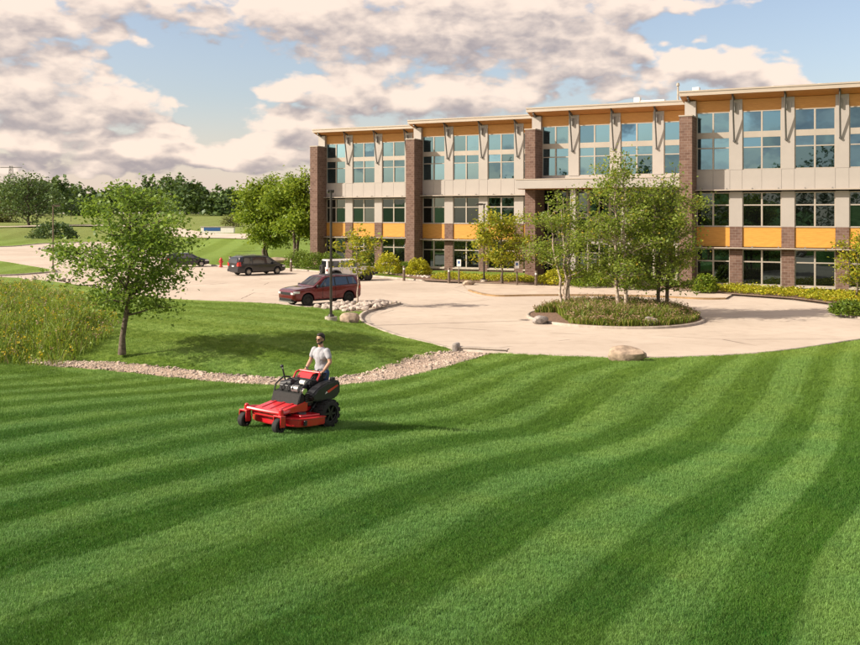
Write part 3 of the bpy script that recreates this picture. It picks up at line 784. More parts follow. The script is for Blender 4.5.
def panel(x0, x1, z0, z1, yf, mat, name='panel', gap=.012, th=.05):
    key = (round(x1 - x0, 3), round(z1 - z0, 3), mat, th)
    if key not in panel_cache:
        w, h = key[0] - gap, key[1] - gap
        panel_cache[key] = MB().box(-w / 2, w / 2, -th / 2, th / 2, -h / 2, h / 2, .006, 1).mesh(name, mat)
    return inst(panel_cache[key], name, bld, ((x0 + x1) / 2, yf - th / 2, (z0 + z1) / 2))

def canopy(xa, xb, yf, z):
    """thin sun shelf with little rod brackets"""
    part('sun_shelf', 'fascia_metal', (xa, xb, yf - .62, yf - .30, z - .02, z + .06), (xa, xb, yf - .30, yf - .05, z - .01, z + .03))
    x_ = xa + .45
    while x_ < xb:
        MB().box(x_ - .04, x_ + .04, yf - .56, yf - .02, z + .062, z + .10).box(x_ - .04, x_ + .04, yf - .40, yf - .30, z + .06, z + .17).build('shelf_bracket', 'steel_grey', bld)
        x_ += PITCH / 2

rng_b = np.random.default_rng(3)
for s in range(4):
    yf = -VS[s]; u0 = US[s]                                   # facade plane, left edge of the first pilaster
    nb = 3 if s < 3 else 6                                    # whole bays after the first short one
    xl = u0 - 2.38                                            # right face of the brick fin = left end of the glazing
    xr = u0 + nb * PITCH + PIL                                # right end of the facade of this section
    x_next = (US[s + 1] - 2.38 - FIN_W) if s < 3 else xr + .4
    if s < 3: xr = x_next + .0
    xfin = xl - FIN_W
    entrance = s == 2
    # backing walls (dark core) behind the face, floors and far side
    part('core_wall', 'dark_room', (xfin + .05, xr, yf + (1.6 if entrance else .30), yf + 14, 0, Z_WALL - .3), *([(xfin + .05, xr, yf + .30, yf + 1.6, 8.0, Z_WALL - .3)] if entrance else []))
    # fin
    part('brick_fin', 'brick', (xfin, xl, yf - FIN_D, yf + .6, -.1, FIN_Z), bev=.015)
    part('fin_cap', 'fascia_metal', (xfin - .04, xl + .04, yf - FIN_D - .04, yf + .6, FIN_Z + .002, FIN_Z + .09))
    part('corner_post', 'metal_panel', (xfin + .12, xl - .003, yf - .35, yf + .5, FIN_Z + .092, Z_WALL))
    # bays: list of (x0, x1) windows and pilasters
    wins = [(xl, u0)] + [(u0 + PIL + k * PITCH, u0 + (k + 1) * PITCH) for k in range(nb)]
    pils = [(u0 + k * PITCH, u0 + k * PITCH + PIL) for k in range(nb + 1)]
    if s < 3: wins[-1] = (wins[-1][0], min(wins[-1][1], x_next)); pils = [p for p in pils if p[1] < x_next + .3]
    wins = [w for w in wins if w[1] - w[0] > .5]
    for (a, b2) in pils:
        # metal pilaster above, brick below
        zb0 = Z_C1 + 1.54
        lo_z = Z_S3 - 1.46 if entrance else zb0
        part('pilaster', 'metal_panel', (a, b2, yf - .06, yf + .28, Z_S3 + .006, Z_W3 + .55)) if entrance else part('pilaster', 'metal_panel', (a, b2, yf - .06, yf + .28, zb0 + .006, Z_C2 - .12), (a, b2, yf - .06, yf + .28, Z_S3 + .006, Z_W3 + .55))
        if not entrance: part('brick_pier', 'brick', (a, b2, yf - .10, yf + .28, -.1, zb0))
        # strut and bracket under the eave
        xm = (a + b2) / 2 - .12
        MB().box(xm - .06, xm + .06, yf - .30, yf - .07, Z_W3 + .0, Z_W3 + .62).build('strut_plate', 'steel_grey', bld)
        MB().tube([(xm, yf - .16, Z_W3 - 2.15), (xm, yf - OVER + .28, Z_EAVE - .16)], .062, 8).box(xm - .05, xm + .05, yf - OVER + .1, yf - .1, Z_EAVE - .26, Z_EAVE - .14, rot=Euler((R(-18), 0, 0))).cyl((xm, yf - .06, Z_W3 - 2.15), (xm, yf - .24, Z_W3 - 2.15), .09, n=8).build('strut', 'steel_dark', bld)
        part('pilaster_head', 'metal_panel', (a, b2, yf + .02, yf + .28, Z_W3 + .552, Z_WALL + .02))
        part('panel_joint', 'steel_grey', (b2 - .2, b2 - .16, yf - .068, yf - .058, Z_W3 + .1, Z_W3 + .5))
    for k, (a, b2) in enumerate(wins):
        window(a, b2, Z_S3, Z_W3 + .02, yf, [(10.36, .08), (Z_TR, .44)])
        panel(a, b2, Z_W3 + .02, Z_WALL, yf + .12, 'wood_frieze', 'frieze_panel', gap=.0, th=.08)
        if not entrance:
            window(a, b2, Z_S2, Z_C2 - .16, yf, [(6.17, .09)])
            window(a, b2, Z_S1, Z_C1 - .08, yf, [(2.07, .09)])
            part('window_sill', 'concrete', (a - .02, b2 + .02, yf - .14, yf + .15, Z_S1 - .12, Z_S1))
            part('base_wall', 'brick', (a, b2, yf + .0, yf + .25, -.1, Z_S1 - .121))
            panel(a, b2, Z_C1 + .08, Z_S2 - .03, yf + .06, 'wood_panel', 'wood_spandrel', th=.06)
            part('spandrel_sill', 'frame_metal', (a, b2, yf - .05, yf + .1, Z_S2 - .03, Z_S2 - .002))
    # cream metal spandrel panels under the top windows
    if not entrance:
        for (a, b2) in pils: panel(a, b2, Z_C2 + .02, Z_S3, yf, 'metal_panel')
        for (a, b2) in wins:
            nsub = 2 if b2 - a > 1.4 else 1
            for q in range(nsub): panel(a + (b2 - a) * q / nsub, a + (b2 - a) * (q + 1) / nsub, Z_C2 + .02, Z_S3, yf, 'metal_panel')
        canopy(xl - .02, xr - .1, yf, Z_C2 - .02); canopy(xl - .02, xr - .1, yf, Z_C1 - .02)
    else:
        # porch: deep slab on the fin, glazed wall set back below it
        slab_y = yf - 3.3
        part('porch_slab', 'metal_panel', (xfin - .25, x_next - .02, slab_y, yf - .02, 7.62, 8.34))
        part('porch_fascia_cap', 'fascia_metal', (xfin - .29, x_next - .02, slab_y - .04, yf - .03, 8.342, 8.42))
        part('porch_soffit', 'wood_soffit', (xfin - .1, x_next - .1, slab_y + .12, yf - .1, 7.57, 7.618))
        part('spandrel', 'metal_panel', (xl, xr - .02, yf - .02, yf + .2, 8.42, Z_S3 - .002))
        x_ = xl + .05
        while x_ < xr - 1.0:
            x2 = min(x_ + 1.75, xr - .05)
            window(x_, x2, .15, 3.0, yf + 1.2, [(2.2, .08)], mull=.09); window(x_, x2, 3.35, 7.5, yf + 1.2, [(5.2, .12)], mull=.09)
            part('floor_band', 'metal_panel', (x_ + .003, x2 - .003, yf + 1.2, yf + 1.4, 3.0, 3.35))
            part('mullion_post', 'frame_metal', (x2, x2 + .11, yf + 1.12, yf + 1.45, .0, 7.56))
            x_ = x2 + .11
        for xc in (u0 + 1.2, u0 + 5.4):
            part('porch_column', 'metal_panel', (xc - .22, xc + .22, slab_y + .5, slab_y + .94, .55, 7.565)); part('column_base', 'brick', (xc - .36, xc + .36, slab_y + .36, slab_y + 1.08, -.05, .548))
    # roof: slab rising towards the front, wood soffit, fascia
    ra, rb = xfin - .12, (x_next + 1.2 if s < 3 else xr + .8)
    ye, yw, yb = yf - OVER, yf + .05, yf + 15
    mb = MB(); mb.prism([(ye + .04, Z_EAVE), (yw + .1, Z_WALL), (yw + .1, Z_WALL + .035), (ye + .04, Z_EAVE + .035)], 0, ra + .03, rb - .03); mb.build('soffit', 'wood_soffit', bld)
    mb = MB(); mb.prism([(ye + .03, Z_EAVE + .037), (yw + .1, Z_WALL + .037), (yb, 12.2), (yb, 12.5), (ye + .03, Z_EAVE + .33)], 0, ra + .02, rb - .02); mb.build('roof', 'roof_membrane', bld)
    MB().box(ra, rb, ye, ye + .028, Z_EAVE - .03, Z_EAVE + .24).box(ra - .03, rb + .03, ye - .05, ye + .1, Z_EAVE + .242, Z_EAVE + .35).build('fascia', 'fascia_metal', bld)
    MB().box(ra - .02, ra + .018, ye + .03, yw, Z_EAVE - .1, Z_EAVE + .24, rot=Euler((R(-15), 0, 0))).build('fascia_return', 'fascia_metal', bld)
    xc = xfin + .45                                            # corner bracket over the fin
    MB().box(xc - .06, xc + .06, ye + .12, yf - .2, Z_EAVE - .34, Z_EAVE - .2, rot=Euler((R(-18), 0, 0))).build('strut', 'steel_dark', bld)
    if s > 0:                                                  # side wall of the step
        part('step_wall', 'metal_panel', (xfin + .02, xfin + .25, yf + .62, yf + 5.4, 0, Z_WALL - .1))
    else: part('end_wall', 'brick', (xfin + .01, xfin + .3, yf + .62, yf + 14.2, -.1, Z_WALL - .5))
# things on the roof
yf = -VS[2]
for (x_, w_, h_, yy, nm, mt) in ((US[2] + 5.3, .5, 1.0, .9, 'roof_curb', 'white_paint'), (US[2] + 10.0, .55, 1.6, 1.2, 'roof_fan', 'white_paint')):
    MB().box(x_, x_ + w_, yf + yy, yf + yy + .6, Z_WALL + .1, Z_EAVE + h_, .03).build(nm, mt, bld)
part('roof_hatch', 'white_paint', (US[2] + 5.82, US[2] + 7.8, yf + .95, yf + 2.4, Z_WALL + .1, Z_EAVE + .72))
MB().cyl((US[2] + 8.9, yf + 1.0, Z_WALL), (US[2] + 8.9, yf + 1.0, Z_EAVE + 1.75), .11, .07, 8).cyl((US[2] + 8.9, yf + 1.0, Z_EAVE + 1.76), (US[2] + 8.9, yf + 1.0, Z_EAVE + 2.0), .15, .1, 8).build('vent_pipe', 'concrete', bld)
for q in (3.0, 6.1): MB().cyl((US[3] + q, -VS[3] + .2, Z_EAVE), (US[3] + q, -VS[3] + .2, Z_EAVE + .52), .12, .2, 8).build('roof_vent', 'white_paint', bld)

# ================================================================== TREES AND PLANTS
def leaf_quads(P, size, rs, droop=.35, aspect=.62, out=None):
    """P (n,3) leaf positions -> vertices and quads: pointed, slightly folded leaves"""
    n = len(P)
    d = rs.normal(size=(n, 3)); d[:, 2] = d[:, 2] * .55 - droop
    if out is not None: d += out * .7
    d /= np.linalg.norm(d, axis=1)[:, None] + 1e-9
    up = rs.normal(size=(n, 3)) * .75; up[:, 2] += 1
    s = np.cross(d, up); s /= np.linalg.norm(s, axis=1)[:, None] + 1e-9
    nrm = np.cross(s, d)
    L = size * rs.uniform(.65, 1.35, n)[:, None]; Wd = L * aspect
    a = P - d * L * .5; tip = P + d * L * .5; l = P + s * Wd * .5 + nrm * L * .10 - d * L * .05; r_ = P - s * Wd * .5 + nrm * L * .10 - d * L * .05
    V = np.stack([a, r_, tip, l], axis=1).reshape(-1, 3)
    Fc = np.arange(4 * n).reshape(n, 4)
    return V, Fc

def branch_tube(V, Fc, pts, rad, n=6):
    o0 = len(V); pts = [np.array(p, float) for p in pts]
    for i, p in enumerate(pts):
        d = pts[min(i + 1, len(pts) - 1)] - pts[max(i - 1, 0)]; d = d / (np.linalg.norm(d) + 1e-9)
        ref = np.array((1, 0, 0)) if abs(d[0]) < .8 else np.array((0, 1, 0))
        a = np.cross(d, ref); a /= np.linalg.norm(a); b2 = np.cross(d, a)
        for k in range(n):
            an = 2 * math.pi * k / n; V.append(p + (a * math.cos(an) + b2 * math.sin(an)) * rad[i])
    for i in range(len(pts) - 1):
        for k in range(n): Fc.append((o0 + i * n + k, o0 + i * n + (k + 1) % n, o0 + (i + 1) * n + (k + 1) % n, o0 + (i + 1) * n + k))

def wiggle(p0, p1, m_, amp, rs, sag=0.0):
    p0, p1 = np.array(p0, float), np.array(p1, float); out = []
    L = np.linalg.norm(p1 - p0)
    for i in range(m_ + 1):
        u = i / m_; q = p0 + (p1 - p0) * u + rs.normal(0, amp * L, 3) * (0 < i < m_) * np.array((1, 1, .6)); q[2] += sag * L * math.sin(math.pi * u); out.append(q)
    return out

def tree_parts(height, clear, crown_r, seed, nlimb=14, nleaf=7000, leaf=.14, trunk_r=.11, stems=1, lean=(0, 0), shape='oval', clump=.30, twig=5, spread=.12, droop=.35, top_bias=1.0):
    """returns trunk (V,F) and crown (V,F) in local coordinates"""
    rs = np.random.default_rng(seed); V, Fc = [], []; tips = []
    def env(h):        # crown radius at relative height h 0..1 in the crown
        if shape == 'oval': return math.sin(math.pi * min(1, max(0, h * .88 + .10))) ** .65
        if shape == 'cone': return min(1, .55 + h * 3.0) * (1 - h) ** .62 * 1.1 + .06
        if shape == 'dome': return math.sqrt(max(0, 1 - h ** 2)) * .95 + .05
        return math.sin(math.pi * min(1, max(0, h * .75 + .20))) ** .8
    for st in range(stems):
        a0 = 2 * math.pi * st / stems + rs.uniform(-.4, .4); sp = spread * height if stems > 1 else 0
        base = np.array((math.cos(a0) * .14 * (stems > 1), math.sin(a0) * .14 * (stems > 1), -.05))
        topz = height * (1 if st == 0 else rs.uniform(.82, .98))
        top = np.array((lean[0] + math.cos(a0) * sp, lean[1] + math.sin(a0) * sp, topz * .97))
        tr = wiggle(base, top, 10, .010, rs); r0 = trunk_r / math.sqrt(stems)
        branch_tube(V, Fc, tr, [r0 * (1.35 if i == 0 else 1) * (1 - .92 * (i / 10)) + .008 for i in range(11)], 8)
        nl = max(4, nlimb // stems)
        for k in range(nl):
            u = (k + rs.uniform(.1, .9)) / nl; h = clear + (topz - clear) * (u ** top_bias) * .93
            i = min(9, int(h / topz * 10)); f = h / topz * 10 - i; p0 = tr[i] * (1 - f) + tr[min(i + 1, 10)] * f
            rel = (h - clear) / (topz - clear); a = k * 2.4 + rs.uniform(-.5, .5); rr = crown_r * env(min(1, rel + .12)) * rs.uniform(.72, 1.1)
            if stems > 1: rr *= .78
            rise = rr * (.25 + .55 * rel) * rs.uniform(.6, 1.3)
            p1 = p0 + np.array((math.cos(a) * rr, math.sin(a) * rr, rise)); p1[2] = min(p1[2], height * 1.0)
            lb = wiggle(p0, p1, 5, .05, rs, .06); lr = max(.012, r0 * .42 * (1 - rel * .6))
            branch_tube(V, Fc, lb, [lr * (1 - .85 * q / 5) + .004 for q in range(6)], 5)
            wl = max(.12, (rr / crown_r)) ** 1.35; tips.append((lb[-1], .7 * wl)); tips.append((lb[4], .8 * wl)); tips.append((lb[3], .7 * wl))
            for q in range(twig):
                j = rs.integers(1, 6); b0 = lb[j]; L = rr * rs.uniform(.22, .48); dv_ = rs.normal(size=3); dv_[2] = abs(dv_[2]) * .5 - .05; dv_ /= np.linalg.norm(dv_)
                b1 = b0 + dv_ * L; tw = wiggle(b0, b1, 2, .06, rs)
                branch_tube(V, Fc, tw, [lr * .35 + .003, lr * .25 + .003, .003], 4)
                tips.append((b1, 1.0 * wl)); tips.append(((b0 + b1) / 2, .6 * wl))
        tips.append((tr[10], .25)); tips.append((tr[9], .25))
    TP = np.array([t_[0] for t_ in tips]); TW = np.array([t_[1] for t_ in tips]) * rs.uniform(.25, 1.5, len(tips)); TW /= TW.sum()
    idx = rs.choice(len(TP), nleaf, p=TW); cs = clump * rs.uniform(.6, 1.35, len(TP))
    P = TP[idx] + rs.normal(size=(nleaf, 3)) * cs[idx][:, None] * np.array((1, 1, .72))
    P[:, 2] = np.maximum(P[:, 2], clear * .75)
    LV, LF = leaf_quads(P, leaf, rs, droop)
    return (np.array(V), np.array(Fc)), (LV, LF)

def tree(name, label, loc, mats, rz=0.0, group=None, cat='tree', **kw):
    (tv, tf), (lv, lf) = tree_parts(**kw)
    r = thing(name, label, cat, loc, rz, group)
    mesh_np('trunk', tv, tf, mats[0], r, smooth=True)
    mesh_np('crown', lv, lf, mats[1], r)
    return r
def on(x, y, zg=0.0):
    """photo pixel of a base -> ground point (two refinements on the relief)"""
    p = at(x, y, zg)
    for _ in range(4): p = at(x, y, gz(p.x, p.y))
    return p

# the lawn tree at left
p = on(122, 353, .3)
tree('maple_tree', 'broad leafy maple standing alone on the mown mound beside the prairie planting', p, ('bark', 'leaf_maple'), seed=11, height=6.3, clear=1.5, crown_r=2.45, nlimb=26, nleaf=10500, leaf=.16, trunk_r=.115, lean=(.42, .1), clump=.27, twig=7, shape='oval', top_bias=1.2, droop=.4)
# island trees
p = at(566, 313, .1)
tree('birch_tree', 'slender multi-stemmed birch at the left of the round island', p, ('bark_birch', 'leaf_birch'), seed=21, height=7.0, clear=1.5, crown_r=2.5, nlimb=26, nleaf=6000, leaf=.15, trunk_r=.16, stems=4, spread=.10, clump=.26, lean=(-.3, 0), shape='oval')
p = at(620, 317, .1)
tree('birch_tree', 'tallest birch with pale trunk in the middle of the round island', p, ('bark_birch', 'leaf_birch'), seed=22, height=9.0, clear=1.3, crown_r=2.75, nlimb=40, nleaf=10000, leaf=.155, trunk_r=.15, stems=2, spread=.035, clump=.30, shape='oval', twig=6)
p = at(662, 315, .1)
tree('birch_tree', 'dense birch with dark twin trunks at the right of the round island', p, ('bark', 'leaf_birch'), seed=23, height=8.2, clear=1.2, crown_r=2.65, nlimb=40, nleaf=9500, leaf=.155, trunk_r=.15, stems=2, spread=.05, clump=.30, lean=(.35, 0), shape='oval', twig=6)
# small yellow-green trees by the building
p = at(357, 307, .05)
tree('sapling', 'thin yellow green sapling growing in the pale rocks behind the red SUV', p, ('bark_birch', 'leaf_lime'), seed=31, height=4.9, clear=1.9, crown_r=1.35, nlimb=12, nleaf=950, leaf=.21, trunk_r=.05, clump=.18, shape='oval', droop=.2)
p = at(502, 283.5, .1)
tree('honey_locust', 'airy yellow green locust tree before the brick fin left of the entrance', p, ('bark', 'leaf_lime'), seed=32, height=5.3, clear=1.2, crown_r=2.6, nlimb=16, nleaf=5200, leaf=.22, trunk_r=.09, clump=.34, shape='dome', droop=.2)
p = at(858, 300, .1)
tree('small_tree', 'small yellow leaved tree at the right edge against the brick piers', p, ('bark', 'leaf_lime'), seed=33, height=4.4, clear=.6, crown_r=1.5, nlimb=14, nleaf=2200, leaf=.17, trunk_r=.07, clump=.3, shape='oval', droop=.25)
# big trees at the left end of the building
p = at(296, 262.5, .1)
tree('shade_tree', 'tall bright green tree with several trunks beside the left brick fin', p, ('bark', 'leaf_bright'), seed=41, height=10.6, clear=2.4, crown_r=3.5, nlimb=30, nleaf=12000, leaf=.36, trunk_r=.32, stems=3, spread=.10, clump=.55, shape='oval', twig=6)
p = at(266, 259, .1)
tree('shade_tree', 'bright green tree with low spreading left branches behind the black minivan', p, ('bark', 'leaf_bright'), seed=42, height=10.2, clear=1.6, crown_r=3.9, nlimb=28, nleaf=11500, leaf=.36, trunk_r=.26, stems=2, spread=.07, clump=.58, shape='oval', twig=6)

# trees across the road at far left
p = on(28, 236, .5)
tree('tree', 'spreading grey green tree with dark trunk on the far lawn at left', p, ('bark', 'leaf_far'), seed=51, height=14.5, clear=3.2, crown_r=8.2, nlimb=26, nleaf=5200, leaf=.62, trunk_r=.45, clump=1.1, shape='dome')
p = on(2, 233, .5)
tree('tree', 'low olive tree turning brown at the left edge of the photo', p, ('bark', 'leaf_olive'), seed=52, height=9.8, clear=1.2, crown_r=5.2, nlimb=20, nleaf=3400, leaf=.55, trunk_r=.3, clump=.95, shape='dome')
p = on(77, 226, 1.5)
tree('tree', 'round dark tree on thin trunk between the far lamp posts', p, ('bark', 'leaf_dark'), seed=53, height=12.0, clear=3.0, crown_r=5.4, nlimb=20, nleaf=3600, leaf=.6, trunk_r=.25, clump=1.0, shape='oval')
p = on(100, 224, 1.5)
tree('tree', 'mid green tree peeping out left of the lawn maple far behind', p, ('bark', 'leaf_far'), seed=54, height=13.5, clear=1.8, crown_r=6.0, nlimb=20, nleaf=3600, leaf=.65, trunk_r=.3, clump=1.1, shape='oval')
p = on(190, 221.5, 2.2)
tree('tree', 'large mid green round tree on the far field right of the lawn maple', p, ('bark', 'leaf_far'), seed=55, height=15.5, clear=1.2, crown_r=9.5, nlimb=26, nleaf=5200, leaf=.8, trunk_r=.4, clump=1.4, shape='dome')
p = on(168, 220.8, 2.2)
tree('tree', 'tall dark tree behind the lawn maple on the far field', p, ('bark', 'leaf_dark'), seed=56, height=18.0, clear=1.5, crown_r=9.0, nlimb=26, nleaf=5200, leaf=.85, trunk_r=.45, clump=1.4, shape='oval')
p = on(233, 235, 1.2)
tree('tree', 'small low tree with pale drooping leaves by the far road', p, ('bark', 'leaf_olive'), seed=57, height=4.6, clear=.7, crown_r=2.6, nlimb=12, nleaf=1500, leaf=.34, trunk_r=.12, clump=.5, shape='dome')
p = on(229, 222.5, 1.5)
tree('tree', 'tall slim dark tree far behind the shade trees', p, ('bark', 'leaf_dark'), seed=58, height=15.0, clear=2.0, crown_r=4.6, nlimb=22, nleaf=3600, leaf=.7, trunk_r=.3, clump=1.1, shape='oval')

def wood(name, label, spots, mat, seed, leaf, per):
    """a wood that reads as one mass: lumpy crowns of many leaf clumps in one object"""
    rs = np.random.default_rng(seed); PV = []; SZ = []
    for (x_, y_, z_, h_, r_) in spots:
        m_ = per; th = rs.uniform(0, 2 * math.pi, m_); ph = rs.uniform(0, 1, m_) ** .8; rad = rs.uniform(.55, 1.05, m_)
        lob = 1 + .18 * np.sin(th * 3 + x_) + .16 * np.sin(ph * 7 + th * 2 + y_)
        P = np.c_[np.cos(th) * np.sqrt(1 - (ph * .96) ** 2) * r_ * rad * lob, np.sin(th) * np.sqrt(1 - (ph * .96) ** 2) * r_ * rad * lob, h_ * (.10 + .88 * ph * lob ** .5 * rs.uniform(.82, 1.0, m_))]
        PV.append(P + np.array((x_, y_, z_)))
    P = np.vstack(PV); lv, lf = leaf_quads(P, leaf, rs, .1, .8)
    o = mesh_np(name, lv, lf, mat); tag(o, label, 'wood', kind='stuff'); return o
rs = np.random.default_rng(5); sp = []
for xp in np.arange(-60, 345, 7.5):
    Yd = rs.uniform(400, 520); X_ = (xp - 430) / F_PX * Yd
    hh = np.interp(xp, [-60, 0, 40, 95, 140, 175, 215, 240, 280, 345], [15, 15, 17, 11, 16, 17, 12, 12, 9, 9]) * rs.uniform(.85, 1.15)
    sp.append((X_, Yd, gz(X_, Yd) - .5, hh, rs.uniform(5.5, 9)))
wood('distant_wood', 'dark band of distant trees along the horizon at left', sp, 'leaf_far', 61, 1.9, 520)
sp = []
for a in np.linspace(-1.5, 1.5, 60):
    rr = rs.uniform(62, 78); sp.append((math.sin(a) * rr * 1.4 + 8, -math.cos(a) * rr, 1.2, rs.uniform(9.5, 15), rs.uniform(4, 6)))
wood('distant_wood', 'trees across the lawn seen only as reflections in the office windows', sp, 'leaf_dark', 63, .8, 420)

# ---- shrubs: rounded masses of leaves over a few stems
def shrub(name, label, loc, rx, ry, h, mat, seed, n=1500, leaf=.11, group=None, cat='shrub', stems=5):
    rs = np.random.default_rng(seed); r = thing(name, label, cat, loc, 0, group)
    V, Fc = [], []
    for k in range(stems):
        a = rs.uniform(0, 6.28); branch_tube(V, Fc, wiggle((rs.normal(0, .05), rs.normal(0, .05), -.05), (math.cos(a) * rx * .6, math.sin(a) * ry * .6, h * rs.uniform(.6, .85)), 3, .06, rs), [.025, .02, .014, .006], 5)
    mesh_np('stem', np.array(V), np.array(Fc), 'bark', r)
    th = rs.uniform(0, 2 * math.pi, n); ph = rs.uniform(0, 1, n); rad = rs.uniform(.5, 1.0, n) ** .5
    lob = 1 + .14 * np.sin(th * 4 + seed) * np.cos(ph * 5) + .10 * np.sin(th * 7 + ph * 9)
    P = np.c_[np.cos(th) * np.sqrt(1 - ph ** 2 * .97) * rx * rad * lob, np.sin(th) * np.sqrt(1 - ph ** 2 * .97) * ry * rad * lob, h * (.06 + .94 * ph * rad * lob)]
    out = P / (np.linalg.norm(P, axis=1)[:, None] + 1e-9)
    lv, lf = leaf_quads(P, leaf, rs, .05, .65, out)
    mesh_np('foliage', lv, lf, mat, r); return r
for (px_, py_, rx, h, mt, lab, sd) in (
    (388, 274.5, 1.25, 1.95, 'leaf_shrub_yellow', 'round golden shrub right of the white off-roader', 1), (418, 275.5, 1.15, 1.5, 'leaf_shrub_yellow', 'round golden shrub at the foot of the second brick fin', 2),
    (404, 273, 1.0, 1.0, 'leaf_hedge', 'small green shrub tucked between the two golden shrubs', 3), (362, 271.5, 1.3, 1.9, 'leaf_hedge', 'dark green shrub behind the white off-roader', 4),
    (299, 267.5, 1.5, 1.75, 'leaf_hedge', 'green hedge shrub nearest the black minivan', 5), (315, 268.5, 1.5, 1.6, 'leaf_hedge', 'green hedge shrub at the foot of the left brick fin', 6), (331, 269, 1.4, 1.6, 'leaf_hedge', 'green hedge shrub just left of the white off-roader', 7),
    (705, 292.5, .85, 1.25, 'leaf_bright', 'leafy green shrub beside the fourth brick fin', 8), (590, 286.5, 1.6, 1.15, 'leaf_bright', 'low green shrub under the porch left of its columns', 9), (560, 284.5, 1.6, 1.2, 'leaf_shrub_yellow', 'low golden shrub at the porch corner', 10),
    (640, 289, 1.3, .9, 'leaf_hedge', 'low green shrub under the porch behind the island birches', 11), (852, 314.5, 1.2, .75, 'leaf_hedge', 'low dark green bush at the drive corner on the right', 12),
    (54, 239.5, 3.4, 2.5, 'leaf_dark', 'dark rounded bush across the road at left', 13)):
    pz = .13 if py_ > 262 else 0
    p = at(px_, py_, pz) if py_ > 262 else on(px_, py_, .5)
    shrub('shrub', lab, p, rx, rx * .85, h, mt, 100 + sd, n=int(2600 if h < 2.2 else 2600), leaf=.15 if h < 2.2 else .34)

# ---- grasses and herbs: blades as one mass each
def blades(name, label, P, H, mats, weights, seed, w=.02, lean=.35, cat='plants', heads=0.0, head_mats=()):
    """P (n,3) bases, H (n) heights: three-segment arching blades; some carry flower heads"""
    rs = np.random.default_rng(seed); n = len(P); a = rs.uniform(0, 6.28, n); dirn = np.c_[np.cos(a), np.sin(a), np.zeros(n)]
    la = rs.uniform(0, 6.28, n); ln = np.c_[np.cos(la), np.sin(la), np.zeros(n)] * (rs.uniform(.05, 1, n) * lean * H)[:, None]
    up = np.c_[np.zeros(n), np.zeros(n), H]; ww = (w * rs.uniform(.6, 1.4, n))[:, None] * dirn
    p1 = P + up * .5 + ln * .25; p2 = P + up * .85 + ln * .65; p3 = P + up * np.c_[rs.uniform(.85, 1, n)] + ln
    V = np.stack([P - ww * .5, P + ww * .5, p1 - ww * .5, p1 + ww * .5, p2 - ww * .35, p2 + ww * .35, p3 - ww * .08, p3 + ww * .08], axis=1).reshape(-1, 3)
    b_ = np.arange(n)[:, None] * 8; Fc = np.concatenate([b_ + np.array((0, 1, 3, 2)), b_ + np.array((2, 3, 5, 4)), b_ + np.array((4, 5, 7, 6))])
    mi = np.tile(rs.choice(len(mats), n, p=weights), 3)
    allm = list(mats)
    if heads:
        k = rs.random(n) < heads; Q = p3[k]; m_ = 7; QQ = np.repeat(Q, m_, axis=0) + rs.normal(size=(len(Q) * m_, 3)) * np.array((.05, .05, .07))
        lv, lf = leaf_quads(QQ, .075, rs, .0, .8); Fc = np.concatenate([Fc, lf + len(V)]); V = np.concatenate([V, lv])
        hm = np.repeat(rs.choice(len(head_mats), len(Q)), m_) + len(allm); mi = np.concatenate([mi, hm]); allm += list(head_mats)
    o = mesh_np(name, V, Fc, None, mats=allm, midx=mi); tag(o, label, cat, kind='stuff'); return o
def fill(poly, n, seed):
    rs = np.random.default_rng(seed); lo, hi = poly.min(0), poly.max(0); X, Y = [], []
    while sum(map(len, X)) < n:
        x_ = rs.uniform(lo[0], hi[0], n); y_ = rs.uniform(lo[1], hi[1], n); k = in_poly(x_, y_, poly); X.append(x_[k]); Y.append(y_[k])
    return np.concatenate(X)[:n], np.concatenate(Y)[:n]
# prairie planting at left
pr = smooth_poly([(-34, 33.5), (-20, 34.2), (-15.5, 34.4), (-13.6, 35.2), (-13.2, 38.5), (-14.2, 43), (-16.0, 48), (-19, 55), (-22.5, 61), (-28, 66), (-40, 72), (-50, 70), (-46, 50)], True, 4)
x_, y_ = fill(pr, 62000, 71)
patch = np.sin(x_ * .9 + 1) * np.sin(y_ * .55) + .6 * np.sin(x_ * 2.3 + y_ * 1.1)
edge = np.clip(dist_poly(x_, y_, pr) / 1.6, .45, 1)
Hh = (.85 + .36 * patch + np.random.default_rng(72).normal(0, .16, len(x_))) * edge; Hh = np.clip(Hh, .3, 1.9)
blades('prairie_planting', 'tall wild prairie grasses and yellow goldenrod left of the lawn maple', np.c_[x_, y_, ground(x_, y_) - .03], Hh, ('prairie_leaf', 'leaf_olive', 'leaf_bright', 'prairie_seed'), (.44, .10, .42, .04), 73, w=.024, lean=.75, heads=.07, head_mats=('prairie_flower', 'prairie_flower', 'prairie_seed', 'prairie_leaf'))
# broad-leaved herbs between the grasses
rs = np.random.default_rng(74); k = rs.choice(len(x_), 6500, replace=False); Q = np.c_[x_[k], y_[k], ground(x_[k], y_[k])]; hq = Hh[k]
QQ = np.repeat(Q, 14, axis=0); QQ[:, 2] += np.repeat(hq, 14) * rs.uniform(.15, .95, len(QQ)); QQ[:, :2] += rs.normal(0, .14, (len(QQ), 2))
lv, lf = leaf_quads(QQ, .115, rs, .15, .5); o = mesh_np('prairie_herbs', lv, lf, None, mats=['leaf_hedge', 'prairie_leaf', 'prairie_flower', 'leaf_olive'], midx=np.repeat(rs.choice(4, len(Q), p=(.50, .38, .04, .08)), 14)); tag(o, 'leafy herbs and yellow flowers mixed into the wild prairie planting', 'herbs', kind='stuff')
